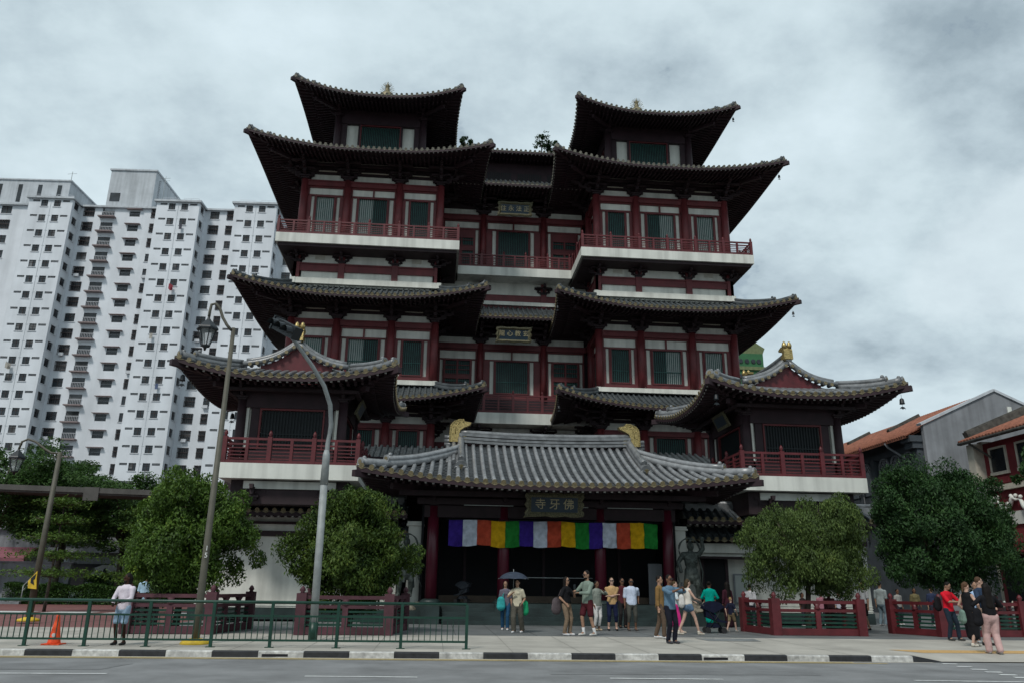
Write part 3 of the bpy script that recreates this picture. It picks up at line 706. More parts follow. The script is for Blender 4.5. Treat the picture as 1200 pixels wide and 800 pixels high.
# small roofs bridging the towers
r = Roof(CX-4.6, CX+4.6, 50.0, 58, 18.95, [(0, 0), (1.2, .6), (2.5, 1.45)], lift=0, ext=0, cornerL=False, cornerR=False, sof=.2, top=2.4)
build_roof(temple, r, 'tileT', 'tileT', 'gend', sides='f', hips=False, over=2.4)
r = Roof(CX-4.6, CX+4.6, 49.5, 58, 28.62, [(0, 0), (1.5, .8), (3., 1.8)], lift=0, ext=0, cornerL=False, cornerR=False, sof=.18, top=2.9)
build_roof(temple, r, 'tileT', 'tileT', 'gendT', sides='f', hips=False, over=2.8)
r = Roof(CX-5, CX+5, 51.0, 60, 32.1, [(0, 0), (1.5, .6), (4.4, 2.2)], lift=0, ext=0, cornerL=False, cornerR=False, sof=.1)
build_roof(temple, r, 'tileT', 'tileT', 'gendT', sides='f', hips=False, over=1.6)
lv = MB(Tc); lv.box(CX-4.5, CX+4.5, -.2, -.1, 29.5, 32.6); lvr = lv.build('clerestory_wall', 'redd', temple)
for j in range(4):
    lv = MB(Tc)
    for k in range(16*j, 16*j+13): lv.box(CX-4.2+k*.14, CX-4.14+k*.14, -.1, -.05, 30.45, 31.1)
    lv.build('louvre', 'greenp', lvr)
mb_ = MB(); mb_.box(CX-5.4, CX+5.4, YC+.35, 72, 0, 29); mb_.box(CX-14, CX+14, YB+1.8, 72, 0, 27.5); mb_.build('main_body_wall', 'redd', temple)
mb_ = MB(); mb_.box(CX-14.2, CX+14.2, 36.5, 48.2, 0, 7.2); mb_.box(CX-13.5, CX-5.35, 49.2, 60, 0, 12.2); mb_.box(CX+5.35, CX+13.5, 49.2, 60, 0, 12.2); mb_.build('hall_wall', 'redd', temple)
rr = Roof(CX-14.9, CX+14.9, 39.5, 50, 7.0, [(0, 0), (2, .7), (5, 2.)], lift=.2, ext=0, Dl=4, sof=.1); build_roof(temple, rr, 'tileT', 'tileT', 'gend', sides='f', raft=False, hips=False)

# plaques with raised gilt characters
def text_mesh(txt, size, m, depth=.02):
    cu = bpy.data.curves.new('lettering', 'FONT'); cu.body = txt; cu.size = size; cu.extrude = depth; cu.align_x = 'CENTER'; cu.align_y = 'CENTER'; cu.resolution_u = 3
    o = bpy.data.objects.new('tmp', cu); COL.objects.link(o); dg = bpy.context.evaluated_depsgraph_get(); me = bpy.data.meshes.new_from_object(o.evaluated_get(dg))
    bpy.data.objects.remove(o); me.materials.clear(); me.materials.append(M[m]); return me
def place_mesh(name, me, parent, mtx):
    me.transform(mtx); return link(name, me, parent)
def plaque(root, cx, y, z0, z1, w_, txt, size, tilt=.0, m='gilt', gap=1.0, cw=1.0, tz=0):
    h = z1-z0; cz = (z0+z1)/2; Mx = Matrix.Translation((cx, y, cz)) @ Matrix.Rotation(tilt, 4, 'X')
    T = lambda p: Mx @ Vector(p)
    b = MB(T); n = 46; outl = []
    iw, ih = w_/2*.76, h/2*.56
    # scalloped carved border
    per = []
    for k in range(n):
        t = k/n; 
        P = [(-1, -1), (1, -1), (1, 1), (-1, 1)]; s_ = int(t*4) % 4; f_ = t*4-int(t*4); a, c = P[s_], P[(s_+1) % 4]
        x = a[0]+(c[0]-a[0])*f_; z = a[1]+(c[1]-a[1])*f_; cut = .86+.1*abs(math.sin(f_*PI*3)) if 0 < f_ < 1 else 1.02
        if s_ % 2 == 0: per.append((x*w_/2*(.98 if f_ else 1.02), z*h/2*cut)); 
        else: per.append((x*w_/2*(cut+.02), z*h/2))
    A = [b.v((x, -.1, z)) for x, z in per]; B = [b.v((x, .04, z)) for x, z in per]
    inner = []
    for k in range(n):
        x, z = per[k]; inner.append((max(-iw, min(iw, x*.9)), max(-ih, min(ih, z*.9))))
    I = [b.v((x, -.05, z)) for x, z in inner]; I2 = [b.v(((x*.5+per[k][0]*.5), -.14, (z*.5+per[k][1]*.5))) for k, (x, z) in enumerate(inner)]
    for k in range(n):
        j = (k+1) % n; b.f([A[k], A[j], I2[j], I2[k]]); b.f([I2[k], I2[j], I[j], I[k]]); b.f([B[k], B[j], A[j], A[k]])
    b.f(B); fr = b.build('name_plaque', 'plaqf', root)
    p = MB(T); p.box(-iw*1.02, iw*1.02, -.055, -.03, -ih*1.02, ih*1.02); p.build('plaque_board', 'plaqb', fr)
    me = text_mesh(txt, size, m); me.transform(Matrix.Diagonal((cw, 1, 1, 1)))
    place_mesh('lettering', me, fr, Mx @ Matrix.Translation((0, -.065, tz)) @ Matrix.Rotation(PI/2, 4, 'X'))
plaque(temple, CX-.08, 50.6, 26.62, 27.72, 2.55, '住 永 法 正', .43, R(12))
plaque(temple, CX-.06, 50.6, 17.25, 18.38, 2.5, '龍 心 教 玄', .42, R(12), tz=.06)

# ---------------------------------------------------------------- corner pavilions
PP = [(0, 0), (.5, .2), (1.5, .52), (2.7, .74), (3.3, .92), (3.75, 1.2), (4.05, 1.42), (4.3, 1.62)]
PPs = [(0, 0), (.9, .34), (1.7, .6), (2.7, .8), (3.3, 1.02), (3.7, 1.27), (4.25, 1.72)]
for sgn in (-1, 1):
    px = CX+sgn*10.95; y0, y1 = 31.75, 39.9
    r = Roof(px-4.2, px+4.2, y0, y1, 9.62, PPs, lift=.62, ext=.25, Dl=3.9, gable='y', inset=1.9, sof=.2, top=4.25)
    rf = build_roof(temple, r, 'tile', 'tubet', 'gend', over=2.1)
    # gable verges, ridge and dark red gable board
    vb = MB(); gb = MB()
    for yy, dy in ((y0+1.9, -1), (y1-1.9, 1)):
        for e in (-1, 1):
            path = [r.P(px+e*t, yy+dy*.28, .2, v=4.2-t) for t in np.linspace(0, 2.2, 10)]
            vb.tube(path, .12, 8); path2 = [r.P(px+e*t, yy+dy*.12, .36, v=4.2-t) for t in np.linspace(0, 2.1, 10)]; vb.tube(path2, .12, 8)
            for t in np.linspace(.15, 1.9, 7):
                p = Vector(r.P(px+e*t, yy+dy*.4, .12, v=4.2-t)); vb.tube([p, p-Vector((0, dy*.35, 0))], .085, 6)
                gb.tube([p+Vector((0, dy*.005, 0)), p+Vector((0, dy*.03, 0))], .08, 8, smooth=False)
        poly = [(px+t, r.z0+r.prof(4.2-abs(t))+.05) for t in np.linspace(-1.5, 1.5, 21)]
        gp = MB(); gp.prism([(px-1.5, r.z0+.55)]+poly+[(px+1.5, r.z0+.55)], yy-.04+dy*.14, yy+.04+dy*.14, 'y'); gp.build('gable_board', 'redrail', rf)
    vb.tube([(px, y, r.z0+r.prof(4.2)+.25+.1*((y-y0-4)/2.4)**2) for y in np.linspace(y0+1.5, y1-1.5, 9)], .17, 8); vb.tube([(px, y, r.z0+r.prof(4.2)+.5+.1*((y-y0-4)/2.4)**2) for y in np.linspace(y0+1.6, y1-1.6, 9)], .12, 8)
    vb.build('verge_ridge', 'tubet', rf); gb.build('verge_tile_ends', 'gend', rf)
    # gilt ridge-end ornaments
    for yy, dy in ((y0+1.62, 1), (y1-1.62, -1)):
        zr = r.z0+r.prof(4.2)+.25
        o = MB(); pr = [(0, 0), (.5, 0), (.5, .25), (.36, .3), (.3, .5), (.45, .62), (.68, .68), (.7, .8), (.4, .9), (.16, .84), (.04, .6)]
        o.prism([(yy+dy*a-(.12*dy), zr+c_*.82) for a, c_ in pr], px-.15, px+.15, 'x'); o.prism([(yy+dy*a*.8-(.16*dy), zr+c_*.7+.06) for a, c_ in pr], px-.2, px+.2, 'x')
        o.lathe((px-.12, yy-dy*.02, zr+.72), [(.1, -.1), (.12, 0), (.07, .14), (.02, .2)], 8); o.lathe((px+.12, yy-dy*.02, zr+.72), [(.1, -.1), (.12, 0), (.07, .14), (.02, .2)], 8)
        o.build('ridge_ornament', 'gold', rf)
    # body
    xl, xr = px-2.1, px+2.1; yf, yb = 33.6, 38.0
    for x in (xl, xr):
        for y in (yf, yb): column(temple, x, y, 6.13, 9.2, .2, 'redd')
    faces = [(frame((0, yf, 0), (1, 0, 0), (0, -1, 0)), px, 2.1, 1.28), (frame((xr, 0, 0), (0, 1, 0), (1, 0, 0)), (yf+yb)/2, 2.2, 1.35), (frame((xl, 0, 0), (0, -1, 0), (-1, 0, 0)), -(yf+yb)/2, 2.2, 1.35), (frame((0, yb, 0), (-1, 0, 0), (0, 1, 0)), -px, 2.1, 1.28)]
    for T_, uc, hw, ww in faces:
        t_ = MB(T_); t_.box(uc-hw, uc+hw, -.12, .08, 8.68, 9.7); t_.box(uc-hw, uc+hw, -.1, .0, 6.13, 7.0)
        for e in (-1, 1): t_.box(uc+e*(ww+.26)-.17, uc+e*(ww+.26)+.17, -.1, -.0, 6.9, 8.69)
        t_.build('timber_frame', 'redd', temple)
        w_ = MB(T_)
        w_.box(uc-hw, uc+hw, -.3, -.14, 6.13, 8.7); w_.build('wall_panel', 'white', temple)
        window(temple, T_, uc-ww, uc+ww, 7.02, 8.6, 'dark', 0, wb=-.06)
        bb = Brs()
        for u in (uc-hw, uc+hw): bracket(bb, T_, u, 9.0, .75, 2, .5, .45)
        lb = MB(T_); lb.box(uc-hw-.6, uc+hw+.6, .5, .66, 9.28, 9.42); lb.build('eave_tie_beams', 'darkb', temple)
        bb.build('bracket_sets', 'darkb', temple)
    xa, xb = sorted((CX+sgn*7.86, CX+sgn*13.28))
    s_ = MB(); s_.box(xa, xb, 32., 39.4, 5.53, 6.13); s_.build('gallery_slab', 'slab', temple)
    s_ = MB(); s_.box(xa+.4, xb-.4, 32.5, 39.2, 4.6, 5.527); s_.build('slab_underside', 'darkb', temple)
    s_ = MB(); s_.box(xa+.9, xb-.9, 32.42, 32.49, 5.18, 5.48); s_.build('soffit_panel', 'slab', temple)
    bb = Brs(); Tq = frame((0, 32.55, 0), (1, 0, 0), (0, -1, 0)); [bracket(bb, Tq, u, 4.75, .8, 2, .3, .6) for u in (xa+1.3, xb-1.3)]; bb.build('bracket_sets', 'darkb', temple)
    balustrade(temple, [(xa+.1, 39.2), (xa+.1, 32.1), (xb-.1, 32.1), (xb-.1, 39.2)], 6.13, 1.02, 1.8)
    pq = MB(); qx = CX+sgn*8.3; Mq = Matrix.Translation((qx, 35.2, 9.05)) @ Matrix.Rotation(sgn*R(-24), 4, 'Y'); pq.T = lambda p: Mq @ Vector(p)
    pq.box(-.05, .05, -.75, .75, -.36, .36); pqo = pq.build('name_plaque', 'plaqf', temple); pq = MB(); pq.T = lambda p: Mq @ Vector(p); pq.box(-.06, .06, -.6, .6, -.22, .22); pq.build('plaque_board', 'plaqb', pqo)
    # low roof skirting the ground floor
    lx0, lx1 = sorted((CX+sgn*5.9, CX+sgn*14.9))
    rl = Roof(lx0, lx1, 33.45, 41, 4.42, [(0, 0), (.6, .3), (1.3, .62)], lift=.12, ext=.05, Dl=2., sof=.2, top=1.2, cornerL=sgn < 0, cornerR=sgn > 0)
    build_roof(temple, rl, 'tileT', 'tileT', 'gend', sides='f'+('l' if sgn < 0 else 'r'), over=1.5, hips=False)
    s_ = MB(); s_.box(lx0+.2, lx1-.2, 34.35, 34.75, 4.85, 5.16); s_.tube([(lx0+.1, 34.5, 5.2), (lx1-.1, 34.5, 5.2)], .12, 8); s_.build('low_ridge', 'tubet', temple)
    bw = MB(); bw.box(lx0+.3, lx1-.4, 35., 36.4, .2, 4.9); bw.build('ground_wall', 'white', temple)
    bw = MB(); bw.box(lx0+.25, lx1-.35, 34.9, 35, 3.5, 3.72); bw.box(lx0+.25, lx1-.35, 34.86, 35, 4.0, 4.1); bw.build('wall_beam', 'redd', temple)
    bw = MB(); bw.box(lx0+.25, lx1-.35, 34.93, 34.999, .2, .66); bw.build('wall_base', 'grst', temple)
    bw = MB(); [bw.box(lx0+.28, lx1-.38, 34.975, 34.999, .72+.1*k, .75+.1*k) for k in range(3)]; bw.build('wall_moulding', 'slab', temple)
# side gate coping, door and notice (right of the porch)
for sgn in (1, -1):
    a, c = (CX+5.75, CX+9.2) if sgn > 0 else (CX-9.2, CX-5.75)
    r = Roof(a, c, 34.0, 36.6, 3.62, [(0, 0), (1.3, .75)], lift=.06, ext=0, Dl=1.5, sof=.15, cornerL=False, cornerR=False)
    build_roof(temple, r, 'tileT', 'tileT', 'gend', sides='f', hips=False, raft=False)
    s_ = MB(); s_.box(a, c, 34.45, 34.99, 3.1, 3.5); s_.box(a, c, 34.6, 34.99, 2.95, 3.1); s_.build('coping_band', 'white', temple)
    s_ = MB(); s_.box(a+.4, c+.2, 34.3, 34.99, 2.86, 2.95); s_.build('door_lintel', 'darkb', temple)
dr = MB(); dr.box(11.55, 12.5, 34.85, 34.92, .2, 2.85); drp = dr.build('side_door', 'dark', temple)
dr = MB(); dr.box(11.42, 11.55, 34.82, 34.93, .2, 2.85); dr.box(12.5, 12.63, 34.82, 34.93, .2, 2.85); dr.build('door_frame', 'redd', drp)

# ---------------------------------------------------------------- entrance porch
PF = [(0, 0), (1.0, .36), (1.9, .74), (3.0, 1.28), (3.7, 1.66), (4.7, 2.26)]
pr_ = Roof(CX-7.45, CX+7.45, 30.15, 39.5, 5.3, PF, lift=.52, ext=.28, Dl=7.0, gable='x', inset=3.7, sof=.2)
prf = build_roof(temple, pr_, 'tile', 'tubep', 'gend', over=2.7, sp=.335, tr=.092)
yr = (30.15+39.5)/2; gx = 7.45-3.7
vb = MB(); gb = MB(); zr = 5.3+pr_.prof(4.67)
for e in (-1, 1):
    for fy in (-1, 1):
        ps = [pr_.P(CX+e*(gx+.02), yr+fy*t, .16, v=4.67-t) for t in np.linspace(.1, 2.9, 12)]; vb.tube(ps, .15, 8, sy=1.1)
        ps2 = [(p[0], p[1], p[2]+.2) for p in ps[:-1]]; vb.tube(ps2, .14, 8)
        ps3 = [(p[0]+e*.3, p[1], p[2]-.06) for p in ps[:-3]]; vb.tube(ps3, .1, 8)
        ps4 = [(p[0]+e*.55, p[1], p[2]-.16) for p in ps[:-3]]; vb.tube(ps4, .1, 8)
        p = Vector(ps[-1]); d = (p-Vector(ps[-2])).normalized(); vb.tube([p, p+d*.08], .25, 12, smooth=False); vb.tube([p+Vector((-.16, .0, -.1)), p+d*.1+Vector((-.16, 0, -.12))], .14, 8); vb.tube([p+Vector((.16, .0, -.1)), p+d*.1+Vector((.16, 0, -.12))], .14, 8)
        gb.tube([p+d*.081, p+d*.1], .1, 8, smooth=False)
    gp = MB(); poly = [(yr+t, 5.3+pr_.prof(4.67-abs(t))) for t in np.linspace(-1.9, 1.9, 15)]
    gp.prism([(yr-1.9, 6.6)]+poly+[(yr+1.9, 6.6)], CX+e*(gx-.05)-.04, CX+e*(gx-.05)+.04, 'x'); gp.build('gable_board', 'red', prf)
    for k in range(3): vb.tube([(CX+e*(gx+.2), yr, zr+.0+.16*k), (CX+e*(gx+.75), yr, zr+.02+.16*k)], .1, 8)
ridge = MB()
xs = np.linspace(-gx-.1, gx+.1, 21)
for z_, hw, m_ in ((.05, .24, 0), (.2, .2, 0), (.35, .22, 0)):
    for a, c in zip(xs, xs[1:]):
        za = zr+z_+.10*(a/gx)**2; zc = zr+z_+.10*(c/gx)**2
        ridge.beam((CX+a, yr, za), (CX+c, yr, zc), hw*2, .11)
ridge.tube([(CX+a, yr, zr+.47+.1*(a/gx)**2) for a in xs], .13, 8)
ridge.build('main_ridge', 'tubet', prf); vb.build('verge_ridge', 'tubet', prf); gb.build('ridge_boss', 'gend', prf)
def chiwen(root, x, y, z, e):
    """tall curled gilt ridge-end ornament, hooked towards the middle of the roof (e = side)"""
    out = [(.41, 0), (.4, .4), (.37, .76), (.23, .93), (0, 1.02), (-.23, 1.03), (-.27, .97), (-.57, .92), (-.51, .8), (-.23, .68), (-.07, .56), (-.04, .43), (-.13, .33), (-.36, .27), (-.36, 0)]
    pts = [(x+e*a*.95, z+c_*.95) for a, c_ in out]
    b = MB(); b.prism(pts, y-.17, y+.17, 'y'); o = b.build('ridge_ornament', 'gold', root)
    s_ = MB()
    spine = [(x+e*a*.97, z+c_*.97) for a, c_ in out[:6]]
    for (xa, za), (xb, zb) in zip(spine, spine[1:]):
        n = max(1, int(math.hypot(xb-xa, zb-za)/.07))
        for k in range(n):
            t = (k+.5)/n; s_.box(xa+(xb-xa)*t-.03, xa+(xb-xa)*t+.03, y-.2, y+.2, za+(zb-za)*t-.025, za+(zb-za)*t+.025)
    inner = [(x+e*(a*.72-.02), z+c_*.88+.01) for a, c_ in out[1:6]]
    for (xa, za) in inner: s_.ball((xa, y-.18, za), .035, .03, .035, 6, 4)
    inner = [(x+e*(a*.45-.02), z+c_*.8+.03) for a, c_ in out[1:5]]
    s_.tube([(a, y-.175, c_) for a, c_ in inner], .02, 5)
    s_.build('ornament_scales', 'gold', o)
chiwen(prf, CX-gx-.12, yr, zr+.12, -1); chiwen(prf, CX+gx+.12, yr, zr+.12, 1)
# pillars, beams, steps
PY = 33.0; pxs = [CX-4.82, CX-1.95, CX+2.03, CX+4.88]
pz = .95
for x in pxs:
    b = MB(); b.lathe((x, PY, 0), [(.235, pz), (.235, 3), (.22, 4.7)], 20); pl = b.build('pillar', 'pillar', temple)
    b = MB(); b.lathe((x, PY, 0), [(.42, pz-.02), (.42, pz+.06), (.3, pz+.14), (.26, pz+.15)], 20); b.build('pillar_base', 'grst', pl)
bm_ = MB(); bm_.box(CX-5.2, CX+5.2, PY-.16, PY+.16, 4.25, 4.72); bm_.box(CX-5.5, CX+5.5, PY-.35, PY-.2, 4.75, 5.0); bm_.box(CX-6.2, CX+6.2, PY-1.2, PY-1.05, 5.0, 5.2)
bm_.box(CX-5, CX+5, PY+.2, PY+3.5, 4.6, 5.6); bm_.build('lintel', 'darkb', temple)
bb = Brs(); Tq = frame((0, PY-.1, 0), (1, 0, 0), (0, -1, 0)); [bracket(bb, Tq, u, 4.72, .7, 2, .55, .5) for u in pxs]; bb.build('bracket_sets', 'darkb', temple)
for a, c_ in ((CX-3.6, CX-1.6), (CX+1.2, CX+1.5), (CX+2.3, CX+4.2)): ln = MB(); ln.box(a, c_, PY-.37, PY-.352, 4.72, 4.745); ln.build('pale_batten', 'blind', temple)
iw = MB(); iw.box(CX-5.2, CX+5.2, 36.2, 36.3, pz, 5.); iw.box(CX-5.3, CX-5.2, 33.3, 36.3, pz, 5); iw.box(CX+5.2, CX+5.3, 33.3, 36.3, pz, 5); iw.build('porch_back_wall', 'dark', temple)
fl = MB(); fl.box(CX-5.5, CX+5.5, 32.75, 36.3, .1, pz); fl.build('porch_floor', 'grst', temple)
st = MB()
for k in range(5): st.box(CX-4.35, CX+4.3, 31.35+.28*k, 32.8, .1 + (0 if k == 0 else .0), .2+.15*(k+1)-.002*k)
st.build('steps', 'grst', temple)
for x in pxs:
    pd = MB(); pd.box(x-.36, x+.36, 32.05 if x not in (pxs[0], pxs[3]) else 31.6, 32.75, .1, pz+.003); pd.build('step_pedestal', 'grst', temple)
for e in (-1, 1):
    pi = MB(); x = CX+e*5.55; pi.box(x-.28, x+.28, 33.6, 34.3, .1, 3.95); pi.box(x-.36, x+.36, 33.5, 34.4, 3.95, 4.02); pi.box(x-.33, x+.33, 33.55, 34.35, 4.02, 4.12); pi.build('gate_pier', 'white', temple)
    pw = MB(); x0_, x1_ = sorted((CX+e*4.6, CX+e*7.4)); pw.box(x0_, x1_, 31.7, 34.8, .1, .68); pw.build('statue_terrace', 'grst', temple)
plaque(temple, CX-.08, 31.45, 4.2, 5.2, 2.42, '寺 牙 佛', .44, R(10))
# timber screens deep in the porch
sc = MB()
for x in (CX-3.4, CX+.1, CX+3.5): sc.box(x-.06, x+.06, 36.1, 36.19, pz, 4.4)
sc.build('screen_post', 'redd', temple)
th = MB(); th.box(CX-4.5, CX+4.5, 34.6, 34.75, pz, 1.22); th.build('threshold', mat('worn_brown_wood', (.09, .065, .045), .7), temple)
ppn = MB(); ppn.box(CX+4.35, CX+4.95, 34.3, 34.36, pz, 2.6); ppn.build('pale_panel', 'greywall', temple)
hr = MB(); hr.tube([(CX-1.6, 33.1, 1.95), (CX+1.7, 33.1, 1.95)], .018, 6); hr.build('handrail', 'steel', temple)

allb = MB()
for q in Brs.rest:
    n0 = len(allb.V); allb.V += q.V; allb.F += [tuple(i+n0 for i in f) for f in q.F]; allb.S += q.S; allb.m += q.m
o = allb.build('bracket_set', 'darkb', temple); o['kind'] = 'stuff'
# ---------------------------------------------------------------- apartment slab block
ha = R(-3); hd = Vector((math.cos(ha), math.sin(ha), 0)); hn = Vector((-math.sin(ha), math.cos(ha), 0)); HO = Vector((0, 125, 0))
def TH_(off=0.):       # local: (s along, w outward towards the viewer, z)
    o = HO+hn*off; return lambda p: o + hd*p[0] - hn*p[1] + Vector((0, 0, p[2]))
flat = thing('apartment_block', HO+hd*-55, 'long white high-rise apartment block with rows of dark windows and a tall rooftop lift tower', 'apartment block')
HW = {'win': [], 'rest': []}
FL = [63.3-2.78*k for k in range(22)]
def holes_wall(T, s0, s1, z0, z1, holes, m='hdb', depth=.22):
    """wall sheet with real openings: holes = (a, b, c, d)"""
    b = MB(T); S = sorted({s0, s1, *[h[0] for h in holes], *[h[1] for h in holes]}); Z = sorted({z0, z1, *[h[2] for h in holes], *[h[3] for h in holes]})
    S = [x for x in S if s0 <= x <= s1]; Z = [z for z in Z if z0 <= z <= z1]
    hs = {}
    for a, c, e, g in holes: hs.setdefault(round(e, 3), []).append((a, c, e, g))
    for i in range(len(Z)-1):
        zm = (Z[i]+Z[i+1])/2; row = [h for h in holes if h[2] < zm < h[3]]; run = None
        for j in range(len(S)-1):
            sm = (S[j]+S[j+1])/2; solid = not any(h[0] < sm < h[1] for h in row)
            if solid and run is None: run = S[j]
            if (not solid or j == len(S)-2) and run is not None:
                e = S[j+1] if solid else S[j]; b.quad((run, 0, Z[i]), (e, 0, Z[i]), (e, 0, Z[i+1]), (run, 0, Z[i+1])); run = None
    for a, c, e, g in holes:
        b.quad((a, 0, e), (a, -depth, e), (a, -depth, g), (a, 0, g)); b.quad((c, 0, e), (c, -depth, e), (c, -depth, g), (c, 0, g))
        b.quad((a, 0, e), (c, 0, e), (c, -depth, e), (a, -depth, e)); b.quad((a, 0, g), (c, 0, g), (c, -depth, g), (a, -depth, g))
        b.quad((a, -depth, e), (c, -depth, e), (c, -depth, g), (a, -depth, g))
    return b.build('wall', m, flat)
rw = random.Random(5)
def add_win(T, a, c, e, g, style='plain'):
    HW['win'].append((T, a, c, e, g, style))
def mk_win(mb, T, a, c, e, g, style):
    def V(p): return T(p)
    o = mb.T; mb.T = T
    mb.mi = 0; mb.box(a, c, -.18, -.15, e, g)
    if style != 'slot' and rw.random() < .3:
        mb.mi = 3; q_ = rw.choice([(a, a+(c-a)*.45), (c-(c-a)*.4, c), (a, c)]); zt = e+(g-e)*rw.choice([.0, .3, .5]); mb.box(q_[0], q_[1], -.149, -.145, zt, g)
    if style == 'plain':
        mb.mi = 1; t = .05
        mb.box(a-.12, c+.12, .002, .1, e-.14, e-.02); mb.mi = 2; mb.box((a+c)/2-.03, (a+c)/2+.03, -.15, -.1, e, g); mb.box(a, c, -.15, -.1, (e*.35+g*.65)-.02, (e*.35+g*.65)+.02)
    elif style == 'grille':
        mb.mi = 2; t = .07
        for x in np.linspace(a-.05, c+.05, 6): mb.box(x-.015, x+.015, .01, .1, e-.02, g+.02)
        for z in (e-.08, g+.02, (e+g)/2): mb.box(a-.08, c+.08, .004, .15, z, z+t)
    elif style == 'slot':
        mb.mi = 1; mb.box(a, c, -.12, -.1, (e+g)/2-.015, (e+g)/2+.015)
    mb.T = o
blocks = [(-92.9, -86.), (-71.9, -64.6), (-50.4, -43.15), (-37.2, -30.0), (-15.8, -8.6)]
ZT = 64.0
for s0, s1 in blocks:
    T = TH_(0); sm = (s0+s1)/2; H = []
    for z in FL:
        for a, c in ((sm-1.6, sm-.45), (sm+.55, sm+1.7)): H.append((a, c, z-.72, z+.5)); add_win(T, a, c, z-.72, z+.5)
        for a, c in ((sm-3.05, sm-1.85), (sm+1.95, sm+3.2)): H.append((a, c, z+.14, z+.5)); add_win(T, a, c, z+.14, z+.5, 'slot')
    holes_wall(T, s0, s1, 0, ZT, H)
    st = MB(T)
    for z in FL: st.box(sm-.12, sm+.32, .0, .03, z+.34, z+.42)
    st.box(sm+.02, sm+.08, 0, .04, 0, 63.4); st.build('panel_joint', 'hdb2', flat)
    for sx, out in ((s1, 1), (s0, -1)):
        Ts = (lambda sx, out: (lambda p: HO+hd*(sx+out*p[1])+hn*(p[0])+Vector((0, 0, p[2]))))(sx, out)
        H = []
        for z in FL: H.append((.7, 2.2, z-.75, z+.65)); add_win(Ts, .7, 2.2, z-.75, z+.65)
        holes_wall(Ts, 0, 3., 0, ZT, H)
    p = MB(T); p.box(s0-.35, s1+.35, -3.6, .45, ZT-.02, ZT+.32); p.build('roof_parapet', 'hdb2', flat)
    rl_ = MB(T)
    for k in range(2):
        a = s0+.6+3.6*k
        for z in (ZT+.7, ZT+1.1): rl_.beam((a, -.6, z), (a+2.6, -.6, z), .04, .04)
        for x in (a, a+1.3, a+2.6): rl_.beam((x, -.6, ZT+.3), (x, -.6, ZT+1.1), .04, .04)
    rl_.build('roof_railing', 'hframe', flat)
def recess(s0, s1, cols):
    T = TH_(3.); H = []
    for a, c, e, g, style in cols:
        for z in FL:
            H.append((a, c, z+e, z+g)); add_win(T, a, c, z+e, z+g, style if style != 'mix' else rw.choice(['grille', 'grille', 'plain']))
    holes_wall(T, s0, s1, 0, ZT, H)
    p = MB(T); p.box(s0, s1, -1.2, .5, ZT-.02, ZT+.3); p.build('roof_parapet', 'hdb2', flat)
recess(-43.15, -37.2, [(-42.3, -40.7, -.85, .6, 'mix'), (-39.3, -38.2, -.85, .6, 'mix')])
recess(-30.0, -15.8, [(-28.9, -27.4, -.85, .6, 'mix'), (-26.2, -25.1, -.75, .55, 'plain')])
recess(-86, -71.9, [(-78.2, -76.4, -.85, .6, 'mix'), (-73.3, -72.3, -.75, .55, 'plain')])
# long recess with balconies and stair windows
recess(-64.6, -50.4, [(-64.0, -62.3, -.85, .6, 'mix'), (-60.9, -58.8, -.95, .75, 'balcony'), (-56.2, -54.4, -.8, .36, 'slot'), (-52.4, -51.3, -.85, .6, 'mix')])
T = TH_(3.)
for z in FL:
    if z < 18: continue
    lg = MB(T); br_ = MB(T)
    lg.box(-61.2, -58.4, 0, .9, z-1.25, z-1.05)
    lg.build('balcony_ledge', 'hledge', flat); lg = MB(T); lg.box(-56.6, -54., 0, .6, z+.42, z+.52); lg.build('window_hood', 'hledge', flat)
    for x in np.linspace(-60.9, -58.8, 9): br_.box(x-.02, x+.02, .05, .1, z-.95, z-.05)
    br_.box(-60.95, -58.75, .04, .12, z-.1, z-.03); br_.build('balcony_railing', 'hframe', flat)
# rooftop lift tower and plant rooms
tw = MB(TH_(3.)); tw.box(-60.6, -52.7, -12, -.02, 63.5, 71.4); tw.box(-60.8, -52.5, -12.2, .2, 71.4, 71.7); two = tw.build('lift_tower', 'hdb2', flat)
tw = MB(TH_(3.)); tw.box(-60.1, -58.4, .0, .05, 65.4, 67.); tw.build('louvre', 'hwin', two)
tw = MB(TH_(3.)); 
for k in range(18): tw.box(-52.69, -52.4, -1.9, -1.5, 63.5+.4*k, 63.55+.4*k)
tw.build('ladder', 'hframe', two)
rb_ = MB(TH_(3.5)); rb_.box(-98, -67.6, -10, 0, 62, 69.2); rb_.box(-98, -67.4, -10.2, .2, 69.2, 69.45); rbo = rb_.build('plant_room', 'hdb2', flat)
for x in (-79.6, -76.1, -72.7, -69.3): rb_ = MB(TH_(3.5)); rb_.box(x-.35, x+.35, .01, .05, 65.0, 68.4); rb_.build('louvre', 'hwin', rbo)
rb_ = MB(TH_(0)); rb_.tube([(-50.5, -2, 64.2), (-50.5, -2, 70)], .04, 5); rb_.tube([(-68.5, -5, 69), (-68.5, -5, 72)], .05, 5)
for z in (69, 69.5, 71.5): rb_.tube([(-51.3 if z < 70 else -69.3, -2 if z < 70 else -5, z), (-49.7 if z < 70 else -67.7, -2 if z < 70 else -5, z+.15)], .03, 4)
rb_.build('antenna', 'steel', flat)
body = MB(TH_(6.2)); body.box(-93, -8.6, -9, 0, 0, 63.9); body.build('rear_wall', 'hdb', flat)
